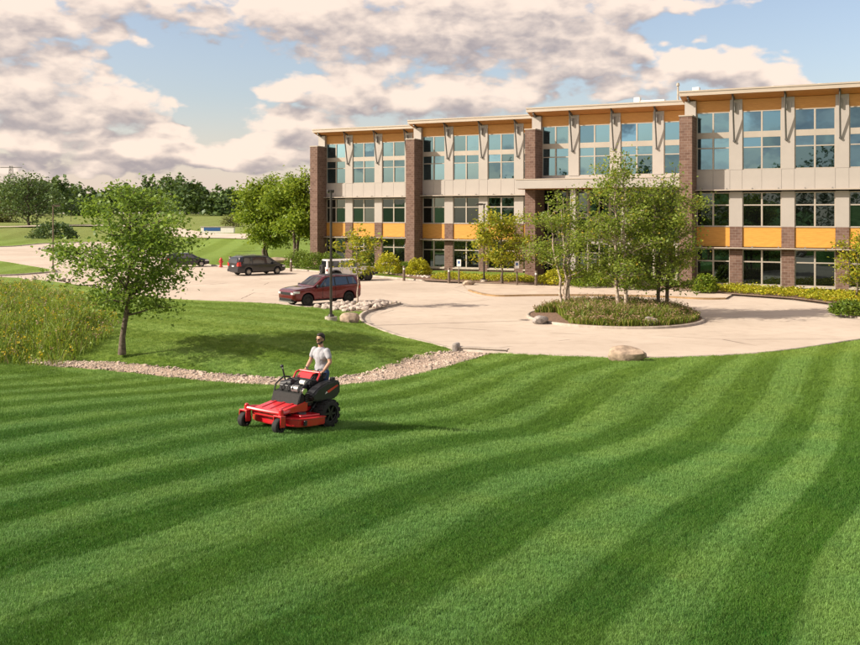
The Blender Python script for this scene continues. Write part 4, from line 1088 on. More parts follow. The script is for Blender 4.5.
# ornamental grass on the island
rs = np.random.default_rng(75); nI = 17000; th = rs.uniform(0, 6.28, nI); rr = np.sqrt(rs.uniform(0, 1, nI)) * .93
x_ = ISL_C.x + np.cos(th) * rr * ISL_R[0]; y_ = ISL_C.y + np.sin(th) * rr * ISL_R[1]
keep = ~((x_ < ISL_C.x - 2.9) & (y_ < ISL_C.y + 1.5)); x_, y_, rr = x_[keep], y_[keep], rr[keep]
tuf = .5 + .5 * np.sin(x_ * 4.1 + np.sin(y_ * 3)) * np.sin(y_ * 4.7)
Hh = (.42 + .36 * tuf + rs.normal(0, .06, len(x_))) * np.clip((1.02 - rr) * 3.2, .6, 1.15)
blades('island_grass', 'arching ornamental grasses filling the round island under the birches', np.c_[x_, y_, np.full(len(x_), .09)], np.clip(Hh, .2, 1.1), ('island_grass', 'leaf_hedge'), (.55, .45), 76, w=.035, lean=.8, heads=.10, head_mats=('prairie_seed',), cat='ornamental grass')
# golden ground cover along the building
gc1 = np.array(W([(430, 281), (500, 283.6), (545, 284.6), (545, 281), (500, 279), (440, 276.5)]))
gc2 = np.array(W([(690, 291.5), (728, 295), (792, 299.8), (833, 305.2), (880, 307), (880, 299), (800, 294), (735, 289.5), (700, 287.5)]))
for gc, n_, lab, sd, hh in ((gc1, 5200, 'low golden ground cover left of the porch below the brick walls', 81, .42), (gc2, 9000, 'low golden ground cover along the right wing of the building', 82, .5)):
    x_, y_ = fill(gc, n_, sd); rs = np.random.default_rng(sd)
    P = np.c_[x_, y_, .12 + hh * rs.uniform(.1, 1, n_) ** .7 * (.7 + .3 * np.sin(x_ * 3) * np.sin(y_ * 2.7))]
    lv, lf = leaf_quads(P, .16, rs, .0, .6); o = mesh_np('groundcover', lv, lf, 'groundcover'); tag(o, lab, 'ground cover', kind='stuff')
print('plants done')

# ================================================================== ROCKS
ROCKS = {m_: [rock_mesh('rock', m_, 900 + i, 3 if 'boulder' in m_ else 2) for i in range(3)] for m_ in ('boulder_tan', 'boulder_grey', 'boulder_dark', 'stone_pale')}
def boulder(px, py, rx, ry, rz_, mat, label, k=0, a=0.3, zg=None, name='boulder'):
    p = on(px, py, 0) if zg is None else at(px, py, zg)
    o = inst(ROCKS[mat][k % 3], name, None, (p.x, p.y + ry * .5, p.z + rz_ * .42), (0, 0, a), (rx, ry, rz_ / .7))
    return tag(o, label, 'boulder')
boulder(350, 322.5, .55, .5, .36, 'boulder_tan', 'rounded tan boulder beside the central lamp post', 0)
boulder(628, 361.5, .70, .5, .42, 'boulder_tan', 'long pale boulder on the lawn edge in front of the island', 1, .05)
boulder(541, 322.5, .42, .36, .28, 'boulder_grey', 'grey boulder in the mulch at the left end of the island', 2, zg=.09)
boulder(598, 311, .55, .45, .34, 'boulder_dark', 'dark boulder among the island grasses between the birch trunks', 0, zg=.3)
boulder(651, 325.0, .36, .3, .30, 'boulder_grey', 'small grey boulder at the front of the island grasses', 1, zg=.12)
boulder(640, 358.0, .3, .25, .2, 'boulder_grey', 'grey stone touching the right end of the long pale boulder', 2)
boulder(469, 284.8, .5, .4, .28, 'boulder_tan', 'small pinkish boulder at the foot of the lamp post near the entrance', 2, zg=.12)
boulder(278, 262.8, 1.5, 1.0, .45, 'boulder_tan', 'low reddish rock mound under the shade trees', 1, zg=.1)
# pale rocks heaped on the kerb peninsula behind the SUV
pen = np.array([(at(x, y)[0], at(x, y)[1]) for x, y in ((400, 304.6), (385, 304), (360, 305), (335, 307), (312, 309.5), (325, 313), (345, 314.5), (366, 313.5), (383, 309.2))])
pen = pen.mean(0) + (pen - pen.mean(0)) * .93
flat_poly('gravel_bed', pen, .125, 'gravel_bed')
xs_, ys_ = fill(pen, 105, 301); rs = np.random.default_rng(302)
for i in range(len(xs_)):
    r = rs.uniform(.13, .27); o = inst(ROCKS['stone_pale'][i % 3], 'rock', None, (xs_[i], ys_[i], .12 + r * .38), (rs.uniform(-.3, .3), rs.uniform(-.3, .3), rs.uniform(0, 6)), (r, r * rs.uniform(.7, 1), r))
    tag(o, 'pale limestone rock in the heap behind the red SUV', 'rock', 'pale rocks on the kerb peninsula')
# small stone edging rows, too small to count
sp_ = []
rs = np.random.default_rng(303)
for pxl in ([(283, 266.5), (300, 268.5), (330, 270.5), (352, 272)], [(372, 273.5), (400, 276.2), (428, 278.5), (452, 280)]):
    W_ = np.array(W(pxl)); seg = smooth_poly(W_, False, 16)
    for q in seg:
        for _ in range(2): sp_.append((q[0] + rs.normal(0, .16), q[1] + rs.normal(0, .25), .14, rs.uniform(.11, .2)))
tag(joined_rocks('stone_edging', sp_, 'stone_pale'), 'row of pale edging stones in front of the hedges by the building', 'stones', kind='stuff')
sp_ = [(q[0] + rs.normal(0, 1.2), q[1] + rs.normal(0, .7), .2, rs.uniform(.25, .5)) for q in [at(70, 250.5)[:2], at(64, 250)[:2], at(76, 251)[:2], at(45, 250)[:2], at(50, 249.4)[:2]] for _ in range(4)]
tag(joined_rocks('stones', sp_, 'boulder_grey'), 'scatter of grey stones on the small road island at far left', 'stones', kind='stuff')
sp_ = [(q[0] + rs.normal(0, .5), q[1] + rs.normal(0, .5), .1, rs.uniform(.15, .35)) for q in [at(36, 281)[:2], at(44, 281.5)[:2], at(62, 281)[:2], at(68, 282)[:2]] for _ in range(3)]
tag(joined_rocks('stones', sp_, 'stone_pale'), 'pale stones at the back edge of the prairie planting', 'stones', kind='stuff')

# ================================================================== LAMP POSTS, BOLLARDS, SIGNS
def lamp_post(p, h, mat, label, two=False, rz=0.0, base_h=.55):
    r = thing('lamp_post', label, 'lamp post', p, rz, 'car park lamp posts')
    MB().cyl((0, 0, -.1), (0, 0, base_h * .35), .30, n=20).build('base', 'concrete', r, True)
    MB().cyl((0, 0, base_h * .35), (0, 0, base_h * .35 + .12), .17, .13, 12).build('base_cover', mat, r, True)
    MB().tube([(0, 0, base_h * .35 + .1), (0, 0, h * .5), (0, 0, h - .1)], [.068, .062, .056], 8).build('pole', mat, r, True)
    for s in ((-1, 1) if two else (1,)):
        hd = MB().box(s * .12, s * .62, -.17, .17, h - .18, h - .03, .03).build('lamp_head', mat, r)
        MB().box(s * .17, s * .57, -.13, .13, h - .195, h - .181).build('lens', 'lamp_clear', hd)
    MB().box(-.14, .14, -.04, .04, h - .14, h - .06).build('arm', mat, r)
    return r
lamp_post(on(331, 320.5, .2), 6.45, 'pole_dark', 'dark lamp post on round concrete base in front of the red SUV', rz=R(100))
lamp_post(at(484, 282, .1), 6.3, 'pole_dark', 'dark lamp post in the planting left of the entrance', rz=R(170))
lamp_post(at(53, 271.5, .1), 6.3, 'pole_bronze', 'bronze lamp post at the road fork above the prairie planting', rz=R(20))
lamp_post(on(71, 232, .8), 7.0, 'pole_dark', 'far dark lamp post between the trees across the road', rz=R(180))
def bollard(p, label):
    r = thing('bollard_light', label, 'bollard', p, 0, 'bollard lights along the drive')
    MB().cyl((0, 0, -.1), (0, 0, .82), .115, n=12).build('post', 'pole_bronze', r, True)
    MB().cyl((0, 0, .82), (0, 0, .98), .09, n=12).build('lens', 'lamp_clear', r, True)
    MB().cyl((0, 0, .98), (0, 0, 1.12), .125, .11, 12).build('cap', 'pole_bronze', r, True)
bollard(at(291, 270.5, .1), 'bronze bollard light on the grass strip between minivan and white off-roader')
bollard(at(404, 279.6, .1), 'bronze bollard light before the second brick fin')
bollard(at(449, 282.0, .1), 'bronze bollard light left of the parking sign near the entrance')
bollard(at(536, 285.6, .1), 'bronze bollard light by the planting right of the third brick fin')
bollard(at(230, 267.3, .1), 'bronze bollard light on the grass just behind the minivan')
def sign(p, label):
    r = thing('parking_sign', label, 'sign', p, R(-12), 'small parking signs')
    MB().cyl((0, 0, -.1), (0, 0, 1.0), .07, n=8).build('post_sleeve', 'pole_bronze', r, True)
    MB().cyl((0, 0, 1.0), (0, 0, 1.75), .03, n=8).build('post', 'steel_grey', r, True)
    pl = MB().box(-.17, .17, -.045, -.033, 1.25, 1.8, .004).build('plate', 'white_paint', r)
    MB().box(-.09, .09, -.049, -.0455, 1.47, 1.68).build('symbol', 'sign_blue', pl)
sign(at(459, 282.3, .12), 'small white parking sign left of the entrance lamp post')
sign(at(517, 284.8, .12), 'small white parking sign before the third brick fin')
# fire hydrant
p = at(221, 266.6, .1); r = thing('fire_hydrant', 'red fire hydrant on the grass behind the car park', 'hydrant', p)
MB().cyl((0, 0, -.05), (0, 0, .06), .2, n=14).cyl((0, 0, .06), (0, 0, .68), .135, n=14).cyl((0, 0, .66), (0, 0, .72), .18, n=14).build('barrel', 'hydrant_red', r, True)
MB().ball((0, 0, .73), (.15, .15, .17)).cyl((0, 0, .85), (0, 0, .95), .04, n=6).build('bonnet', 'hydrant_red', r, True)
for d_ in ((.24, 0), (-.24, 0), (0, -.26)): MB().cyl((0, 0, .5), (d_[0], d_[1], .5), .075, n=10).build('nozzle', 'hydrant_red', r, True)

# ================================================================== VEHICLES
def wheel(parent, x, y, r, w, side, rim='rim_alloy', spokes=5):
    """tyre with rounded shoulders, rim with spokes; side = +1 left, -1 right"""
    prof = [(.62, -.5), (.86, -.5), (.96, -.42), (1.0, -.25), (1.0, .25), (.96, .42), (.86, .5), (.62, .5)]
    V, Fc = [], []; n = 28
    for k in range(n):
        a = 2 * math.pi * k / n
        for (q, t_) in prof: V.append((math.cos(a) * r * q, t_ * w, math.sin(a) * r * q))
    m_ = len(prof)
    for k in range(n):
        for j in range(m_ - 1): Fc.append((k * m_ + j, k * m_ + j + 1, ((k + 1) % n) * m_ + j + 1, ((k + 1) % n) * m_ + j))
    whl = bpy.data.objects.new('wheel', None); whl.location = (x, y, r); link(whl, parent)
    mesh_np('tyre', V, Fc, 'rubber', whl, smooth=True)
    yo = side * w * .34; mb = MB()
    mb.cyl((0, yo * .35, 0), (0, yo * .6, 0), r * .64, n=24); mb.cyl((0, yo * .5, 0), (0, yo * 1.15, 0), r * .15, n=12)
    for k in range(spokes):
        a = 2 * math.pi * k / spokes; q = Euler((0, -a, 0))
        c = Vector((math.cos(a) * r * .37, yo * 1.0, math.sin(a) * r * .37))
        mb.box(c.x - r * .27, c.x + r * .27, c.y - .02, c.y + .02, c.z - r * .075, c.z + r * .075, rot=q)
    for k in range(24):
        a = 2 * math.pi * k / 24; a2 = 2 * math.pi * (k + 1) / 24
        p0_, p1_ = Vector((math.cos(a) * r * .6, yo * 1.15, math.sin(a) * r * .6)), Vector((math.cos(a2) * r * .6, yo * 1.15, math.sin(a2) * r * .6)); mb.cyl(p0_, p1_, r * .035, n=4)
    mb.build('rim', rim, whl, True)
    return whl

class Car:
    """body lofted from stations along x (front +x): top line, belt line, sill with wheel arches, plan width"""
    def __init__(s, L, Wd, top, belt, sill, wheels, wr, cab, plan=.10, tumble=.16, arch=1.16, nose=.08):
        s.L, s.W, s.topk, s.beltk, s.sill, s.wheels, s.wr, s.cab, s.plan, s.tumble, s.arch, s.nose = L, Wd, top, belt, sill, wheels, wr, cab, plan, tumble, arch, nose
    def top(s, x): return float(np.interp(x, [k[0] for k in s.topk], [k[1] for k in s.topk]))
    def belt(s, x): return min(float(np.interp(x, [k[0] for k in s.beltk], [k[1] for k in s.beltk])), s.top(x) - .02)
    def ring(s, x):
        u = abs(x) / (s.L / 2); end = max(0, (u - (1 - s.nose)) / s.nose)
        w = s.W / 2 * (1 - s.plan * u ** 4) * (1 - .10 * end ** 2)
        zt, zb = s.top(x), s.sill + .12 * max(0, (u - .82) / .18) ** 1.5
        zt -= .05 * end ** 2
        ar = s.wr * s.arch
        for xw in s.wheels:
            d = abs(x - xw)
            if d < ar: zb = max(zb, s.wr + math.sqrt(ar * ar - d * d))
        zl = max(s.belt(x), zb + .06); c = min(1, max(0, (zt - zl) / s.cab))
        zt = max(zt, zl + .01)
        wt_ = w * (.965 - s.tumble * c)
        return [(0, zb), (w * .90, zb), (w * .985, zb + .12 * (zl - zb)), (w, zb + .5 * (zl - zb)), (w * .985, zl - .03), (w * .955, zl), (wt_ + (w * .955 - wt_) * .06, zl + (zt - zl) * .86), (wt_ * .90, zl + (zt - zl) * .965), (wt_ * .45, zt - .004), (0, zt)]
    def side_pt(s, x, t_):
        r = s.ring(x); a, b2 = r[5], r[6]; return a[0] + (b2[0] - a[0]) * t_, a[1] + (b2[1] - a[1]) * t_
    def build(s, root, paint_m, glass='car_glass'):
        xs = sorted(set(list(np.linspace(-s.L / 2, s.L / 2, 90)) + [k[0] for k in s.topk] + [w_ + q * s.wr * s.arch for w_ in s.wheels for q in (-.999, -.9, -.6, 0, .6, .9, .999)]))
        V, Fc, mi = [], [], []; m_ = len(s.ring(0)); full = 2 * m_ - 2
        for x in xs:
            r = s.ring(x); pts = [(x, y, z) for (y, z) in r] + [(x, -y, z) for (y, z) in r[-2:0:-1]]
            V += pts
        for i in range(len(xs) - 1):
            for j in range(full):
                Fc.append((i * full + j, i * full + (j + 1) % full, (i + 1) * full + (j + 1) % full, (i + 1) * full + j)); mi.append(1 if j in (0, full - 1) else 0)
        me_o = mesh_np('body', V, Fc, None, root, True, mats=[paint_m, 'plastic_black'], midx=mi)
        bm = bmesh.new(); bm.from_mesh(me_o.data); bm.verts.ensure_lookup_table()
        for i, fl in ((0, False), (len(xs) - 1, True)):
            f = bm.faces.new([bm.verts[i * full + j] for j in range(full)])
        bmesh.ops.recalc_face_normals(bm, faces=bm.faces); bm.to_mesh(me_o.data); bm.free()
        try: me_o.data.set_sharp_from_angle(angle=R(32))
        except Exception: pass
        return me_o
    def side_window(s, root, xa0, xb0, xa1, xb1, t0=.06, t1=.93, name='side_window', mat='car_glass', side=(1, -1), off=.008):
        for sd in side:
            V, Fc = [], []; nx, nt = 8, 4
            for i in range(nt + 1):
                t_ = i / nt; tt = t0 + (t1 - t0) * t_; xa, xb = xa0 + (xa1 - xa0) * t_, xb0 + (xb1 - xb0) * t_
                for k in range(nx + 1):
                    x = xa + (xb - xa) * k / nx; y, z = s.side_pt(x, tt); V.append((x, sd * (y + off), z))
            for i in range(nt):
                for k in range(nx): Fc.append((i * (nx + 1) + k, i * (nx + 1) + k + 1, (i + 1) * (nx + 1) + k + 1, (i + 1) * (nx + 1) + k))
            mesh_np(name, V, Fc, mat, root, True)
    def screen(s, root, xa, xb, name, mat='car_glass', wfrac=.86, off=.012):
        """glass following the top line between xa and xb"""
        V, Fc = [], []; nx, ny = 8, 8
        for i in range(nx + 1):
            x = xa + (xb - xa) * i / nx; r = s.ring(x); e = .02; sl = (s.top(x + e) - s.top(x - e)) / (2 * e); nl = math.hypot(1, sl)
            for k in range(ny + 1):
                y = (k / ny * 2 - 1) * r[7][0] * wfrac / .9; ya = abs(y)
                z = float(np.interp(ya, [0, r[8][0], r[7][0], r[6][0]], [r[9][1], r[8][1], r[7][1], r[6][1]]))
                V.append((x - sl / nl * off, y, z + off / nl))
        for i in range(nx):
            for k in range(ny): Fc.append((i * (ny + 1) + k, i * (ny + 1) + k + 1, (i + 1) * (ny + 1) + k + 1, (i + 1) * (ny + 1) + k))
        mesh_np(name, V, Fc, mat, root, True)
    def patch(s, root, name, mat, xa, xb, za, zb, side=(1, -1), off=.008, parent=None):
        """lamp or trim following the lower body side between heights za..zb"""
        for sd in side:
            V, Fc = [], []; nx, nz = 6, 4
            for i in range(nz + 1):
                for k in range(nx + 1):
                    x = xa + (xb - xa) * k / nx; z = za + (zb - za) * i / nz; r = s.ring(x)[1:7]
                    y = float(np.interp(z, [q[1] for q in r], [q[0] for q in r])); V.append((x, sd * (y + off), z))
            for i in range(nz):
                for k in range(nx): Fc.append((i * (nx + 1) + k, i * (nx + 1) + k + 1, (i + 1) * (nx + 1) + k + 1, (i + 1) * (nx + 1) + k))
            mesh_np(name, V, Fc, mat, parent or root, True)
    def end_box(s, root, name, mat, front, y0, y1, z0, z1, d=.03, inset=.0):
        x = s.L / 2 if front else -s.L / 2; sg = 1 if front else -1
        return MB().box(x - sg * (.12 + inset), x + sg * d, y0, y1, z0, z1, .012).build(name, mat, root)
    def wheelset(s, root, w=.24, rim='rim_alloy', spokes=5, inset=.0):
        for xw in s.wheels:
            for sd in (1, -1): wheel(root, xw, sd * (s.W / 2 * .985 - w / 2 - inset), s.wr, w, sd, rim, spokes)
    def shadow_floor(s, root):
        MB().box(-s.L / 2 + .4, s.L / 2 - .4, -s.W / 2 + .22, s.W / 2 - .22, s.sill - .02, s.sill + .25).build('underbody', 'plastic_black', root)

# --- red SUV
a = math.atan2(-.62, -.78); c = at(320, 305.5); hdx = Vector((-.78, -.62, 0))
r = thing('parked_suv', 'dark red SUV with black roof parked beside the pale rocks', 'car', (-6.72, 58.3, 0), a)
car = Car(4.88, 2.0, [(-2.44, 1.10), (-2.41, 1.40), (-2.28, 1.68), (-2.0, 1.77), (-.6, 1.82), (.10, 1.79), (.34, 1.70), (1.02, 1.20), (1.14, 1.15), (1.6, 1.12), (2.15, 1.05), (2.38, .97), (2.44, .80)],
          [(-2.44, 1.16), (-1.8, 1.20), (0, 1.13), (1.0, 1.08), (1.8, 1.03), (2.44, .88)], .32, (-1.46, 1.46), .375, .62, tumble=.17)
car.build(r, 'paint_red'); car.shadow_floor(r); car.wheelset(r, .26, 'rim_dark', 10)
car.side_window(r, -.42, .50, -.42, .06, .06, .92); car.side_window(r, -1.40, -.50, -1.32, -.50, .08, .9); car.side_window(r, -2.08, -1.48, -1.86, -1.40, .1, .88)
car.side_window(r, .56, .92, .12, .22, .06, .86)
car.side_window(r, -2.1, .9, -1.9, .16, .02, .99, 'pillar_trim', 'plastic_black', off=.004)
car.screen(r, .98, .36, 'windscreen'); car.screen(r, -2.38, -2.2, 'rear_window')
car.screen(r, .30, -2.2, 'black_roof', 'plastic_black', .93, .009)
car.patch(r, 'headlight', 'lamp_clear', 2.02, 2.40, .80, .93); car.patch(r, 'tail_light', 'lamp_red', -2.40, -2.12, .92, 1.10)
g_ = car.end_box(r, 'grille', 'plastic_black', True, -.55, .55, .70, .86, .02); car.end_box(r, 'lower_grille', 'plastic_black', True, -.72, .72, .34, .50, .03); car.end_box(r, 'bumper_trim', 'steel_grey', True, -.8, .8, .26, .33, .02)
for sd in (1, -1): MB().box(.72, .92, sd * 1.0, sd * 1.18, 1.12, 1.28, .03).build('wing_mirror', 'plastic_black', r); car.end_box(r, 'headlight', 'lamp_clear', True, sd * .60, sd * .88, .74, .86, .015)
car.patch(r, 'side_skirt', 'plastic_black', -.95, .95, .31, .42, off=.012)
for sd in (1, -1):
    for xh in (.28, -.62): MB().box(xh - .1, xh + .1, sd * .985, sd * 1.015, .98, 1.01, .005).build('door_handle', 'paint_red', r)
for sd in (1, -1):
    for x_ in (.46, -.46): MB().box(x_ - .006, x_ + .006, sd * .975, sd * 1.004, .45, 1.1).build('door_gap', 'plastic_black', r)

# --- black minivan
a = math.atan2(.69, .72)
r = thing('parked_minivan', 'black minivan parked on the far side of the car park', 'car', (-15.75, 86.6, 0), a)
car = Car(5.1, 1.98, [(-2.55, 1.0), (-2.50, 1.35), (-2.33, 1.66), (-1.9, 1.76), (-.6, 1.78), (.5, 1.72), (.95, 1.55), (1.62, 1.10), (1.9, 1.02), (2.35, .88), (2.55, .62)],
          [(-2.55, 1.04), (0, 1.02), (1.4, .98), (2.0, .9), (2.55, .7)], .26, (-1.52, 1.55), .34, .66, tumble=.15)
car.build(r, 'paint_black'); car.shadow_floor(r); car.wheelset(r, .22, 'rim_alloy', 7)
car.side_window(r, .30, 1.15, .30, .62, .08, .9); car.side_window(r, -1.05, .22, -1.05, .22, .08, .9); car.side_window(r, -2.25, -1.13, -2.1, -1.13, .08, .9)
car.screen(r, 1.5, .6, 'windscreen'); car.screen(r, -2.47, -2.32, 'rear_window')
MB().box(-2.57, -2.40, -.72, .72, 1.08, 1.52, .03, rot=Euler((0, R(14), 0))).build('rear_window', 'car_glass', r)
car.patch(r, 'tail_light', 'lamp_red', -2.52, -2.28, .86, 1.25); car.patch(r, 'headlight', 'lamp_clear', 2.1, 2.48, .66, .82)
for sd in (1, -1): car.end_box(r, 'tail_light', 'lamp_red', False, sd * .62, sd * .90, .86, 1.2, .02, .05); MB().box(.98, 1.16, sd * 1.0, sd * 1.2, 1.02, 1.18, .03).build('wing_mirror', 'paint_black', r)
car.end_box(r, 'number_plate', 'white_paint', False, -.17, .17, .80, .92, .03); car.end_box(r, 'rear_bumper', 'paint_black', False, -.85, .85, .36, .62, .07)
for sd in (1, -1): MB().tube([(-1.9, sd * .66, 1.80), (-.6, sd * .68, 1.84), (.3, sd * .66, 1.80)], .02, 6).build('roof_rail', 'chrome', r, True)

# --- white off-roader with spare wheel
a = R(24)
r = thing('off_roader', 'boxy white off-roader with spare wheel behind the yellow sapling', 'car', (-6.75, 78.6, 0), a)
car = Car(4.2, 1.62, [(-2.1, 1.70), (-2.06, 1.80), (-1.9, 1.83), (.40, 1.83), (.52, 1.78), (.78, 1.26), (.90, 1.22), (2.0, 1.14), (2.1, 1.05)],
          [(-2.1, 1.12), (.7, 1.12), (2.1, 1.02)], .48, (-1.38, 1.42), .40, .66, plan=.03, tumble=.10, nose=.02, arch=1.22)
car.build(r, 'paint_white'); car.shadow_floor(r); car.wheelset(r, .27, 'rim_dark', 6, inset=-.13)
car.side_window(r, .0, .58, .0, .42, .08, .92); car.side_window(r, -.92, -.10, -.92, -.10, .08, .92); car.side_window(r, -1.95, -1.04, -1.95, -1.04, .08, .92)
car.screen(r, .76, .53, 'windscreen')
MB().box(-2.13, -2.095, -.60, .60, 1.20, 1.70, .01).build('rear_window', 'car_glass', r)
for xw in (-1.38, 1.42):
    for sd in (1, -1):
        pts = [(math.cos(q) * .50, math.sin(q) * .50 + .40) for q in np.linspace(.15, math.pi - .15, 12)]; pin = [(x_ * 1.16, z_ * 1.08) for x_, z_ in pts][::-1]
        MB().prism([(xw + x_, z_) for x_, z_ in pts + pin], 1, sd * .70, sd * .96).build('wheel_flare', 'plastic_black', r)
sw = wheel(r, -2.26, .05, .40, .26, 1, 'rim_dark', 6); sw.location = (-2.24, .08, 1.0); sw.rotation_euler = (0, 0, R(90)); sw.name = 'spare_wheel'
MB().box(-2.28, -2.1, -.80, .80, .50, .66, .02).build('rear_bumper', 'plastic_black', r); MB().box(2.08, 2.32, -.82, .82, .55, .72, .03).build('front_bumper', 'plastic_black', r)
for k in range(7): MB().box(2.09, 2.115, -.33 + k * .11 - .03, -.33 + k * .11 + .03, .78, 1.02).build('grille_slot', 'plastic_black', r)
for sd in (1, -1):
    MB().cyl((2.05, sd * .55, .9), (2.125, sd * .55, .9), .1, n=14).build('headlight', 'lamp_clear', r, True); MB().box(-2.13, -2.08, sd * .66, sd * .80, .86, 1.06, .01).build('tail_light', 'lamp_red', r)
    MB().box(.56, .68, sd * .82, sd * 1.04, 1.14, 1.34, .03).build('wing_mirror', 'plastic_black', r)
    for x_ in (-.05, -.98): MB().box(x_ - .008, x_ + .008, sd * .79, sd * .818, .62, 1.12).build('door_gap', 'plastic_black', r)
    MB().box(-.9, .9, sd * .74, sd * .92, .40, .47, .02).build('side_step', 'plastic_black', r)

# --- dark hatchback half hidden by the maple
p = at(189, 267.2)
r = thing('parked_hatchback', 'black hatchback mostly hidden behind the lawn maple', 'car', (p.x - .4, p.y + 1.0, 0), R(20))
car = Car(4.3, 1.78, [(-2.15, .9), (-2.1, 1.1), (-1.75, 1.36), (-1.0, 1.45), (0, 1.46), (.4, 1.38), (1.15, .96), (1.4, .9), (1.95, .76), (2.15, .55)], [(-2.15, .95), (1.1, .9), (2.15, .62)], .24, (-1.28, 1.32), .31, .5)
car.build(r, 'paint_black'); car.shadow_floor(r); car.wheelset(r, .2, 'rim_alloy', 5)
car.side_window(r, -.1, .85, -.1, .3); car.side_window(r, -1.45, -.2, -1.2, -.2); car.screen(r, 1.08, .45, 'windscreen'); car.screen(r, -2.06, -1.78, 'rear_window')
car.patch(r, 'headlight', 'lamp_clear', 1.7, 2.1, .6, .74); car.patch(r, 'tail_light', 'lamp_red', -2.12, -1.9, .75, .95)
# blue car and white van far off, pylon
def far_car(px, py, paint_m, label, rz, hgt=1.45, L=4.4, cat='car'):
    p = on(px, py, 2.2); r = thing('parked_car', label, cat, p, rz, 'far off parked cars')
    car = Car(L, 1.8, [(-L / 2, .9), (-L / 2 + .05, hgt * .75), (-L * .40, hgt * .97), (0, hgt), (L * .1, hgt * .95), (L * .27, .95), (L * .45, .8), (L / 2, .55)], [(-L / 2, .95), (L / 2, .65)], .25, (-L * .3, L * .3), .32, .5)
    car.build(r, paint_m); car.wheelset(r, .2); car.side_window(r, -L * .32, L * .2, -L * .3, L * .1); car.screen(r, L * .26, L * .11, 'windscreen')
p = on(218, 231.6, 2.2); r = thing('low_sign', 'low white sign wall with blue panel far off on the field', 'sign', p, R(-4))
MB().box(-2.3, 2.3, -.25, .25, -.2, .62, .04).build('wall', 'white_paint', r); MB().box(-1.9, .4, -.275, -.252, .1, .55).build('panel', 'paint_blue', r); MB().box(-2.4, 2.4, -.32, .32, .62, .7, .02).build('cap', 'concrete', r)
far_car(204, 224.6, 'paint_white', 'white van far off under the tree line', R(2), 2.2, 5.4, 'van')
far_car(213, 224.4, 'paint_silver', 'silver car far off beside the white van', R(5), 1.6)
p = on(11, 222, 3); r = thing('power_pylon', 'thin lattice power pylon above the trees at far left', 'pylon', (p.x * 1.6, p.y * 1.6, p.z)); s_ = p.y * 1.6 / F_PX
hp = (222 - 169) * s_
for sx in (-1, 1):
    for sy in (-1, 1): MB().tube([(sx * 2.2, sy * 2.2, 0), (sx * .5, sy * .5, hp)], .16, 4).build('leg', 'steel_grey', r)
for k in range(9):
    z0 = hp * k / 9; q0, q1 = 2.2 - 1.7 * k / 9, 2.2 - 1.7 * (k + 1) / 9; z1 = hp * (k + 1) / 9
    MB().tube([(-q0, -q0, z0), (q1, -q1, z1)], .1, 4).tube([(q0, -q0, z0), (-q1, -q1, z1)], .1, 4).build('lattice', 'steel_grey', r)
for zf, w_ in ((.97, 5.5), (.80, 3.6)): MB().box(-w_, w_, -.2, .2, hp * zf - .2, hp * zf + .2).build('cross_arm', 'steel_grey', r)
# far white gate pier with cap
p = on(63, 223, 2.5); r = thing('kiosk', 'tiny white and brown kiosk far off between the trees at left', 'kiosk', p)
MB().box(-1.2, 1.2, -1, 1, 0, 3.0).build('wall', 'boulder_tan', r); MB().box(-1.6, 1.6, -1.4, 1.4, 3.0, 4.2, .2).build('roof', 'white_paint', r)

# ================================================================== STAND-ON MOWER AND ITS OPERATOR
HD = Vector((-.59, -.807, 0))                                  # heading of the mower
a = math.atan2(HD.y, HD.x)
mx_, my_ = -2.72, 21.45
# rest on the relief: pitch from the ground under front and rear axles
zr, zf_ = gz(mx_, my_), gz(mx_ + HD.x * 1.45, my_ + HD.y * 1.45); pitch = math.atan2(zf_ - zr, 1.45)
lft = Vector((-HD.y, HD.x, 0)); roll = math.atan2(gz(mx_ + lft.x * .5, my_ + lft.y * .5) - gz(mx_ - lft.x * .5, my_ - lft.y * .5), 1.0)
r = thing('stand_on_mower', 'red stand-on lawn mower with black fuel tank on the striped lawn', 'mower', (mx_, my_, zr + .015), a)
r.rotation_euler = (roll, -pitch, a)
# local: x forward, y to the machine's left, z up, origin under the rear axle
for sd in (1, -1):
    w_ = wheel(r, 0, sd * .50, .30, .27, sd, 'rim_dark', 6)
    for k in range(26):                                         # tread lugs
        q = 2 * math.pi * k / 26
        MB().box(-.035, .035, -.125, .125, -.012, .012, rot=Euler((0, 0, .25 * (1 if k % 2 else -1)))).build('tread_lug', 'rubber', w_).matrix_local = Matrix.Rotation(-q, 4, 'Y') @ Matrix.Translation((0, 0, .302))
for sd in (1, -1):                                              # front casters
    cw_ = wheel(r, 1.50, sd * .52, .155, .15, sd, 'rim_dark', 4); cw_.name = 'caster_wheel'
    MB().box(1.43, 1.57, sd * .52 - .115, sd * .52 - .092, .13, .34, .006).box(1.43, 1.57, sd * .52 + .092, sd * .52 + .115, .13, .34, .006).box(1.43, 1.57, sd * .52 - .115, sd * .52 + .115, .34, .37, .006).build('caster_fork', 'mower_red', r)
    MB().cyl((1.46, sd * .52, .36), (1.46, sd * .52, .47), .055, n=12).ball((1.46, sd * .52, .475), (.05, .05, .03)).build('caster_spindle', 'mower_red', r, True)
    MB().tube([(1.46, sd * .52, .41), (1.30, sd * .50, .41), (1.05, sd * .36, .41), (.55, sd * .33, .42)], .045, 8).build('front_arm', 'mower_red', r, True)
MB().tube([(1.46, -.50, .41), (1.44, -.25, .40), (1.44, .25, .40), (1.46, .50, .41)], .042, 8).build('front_bar', 'mower_red', r, True)
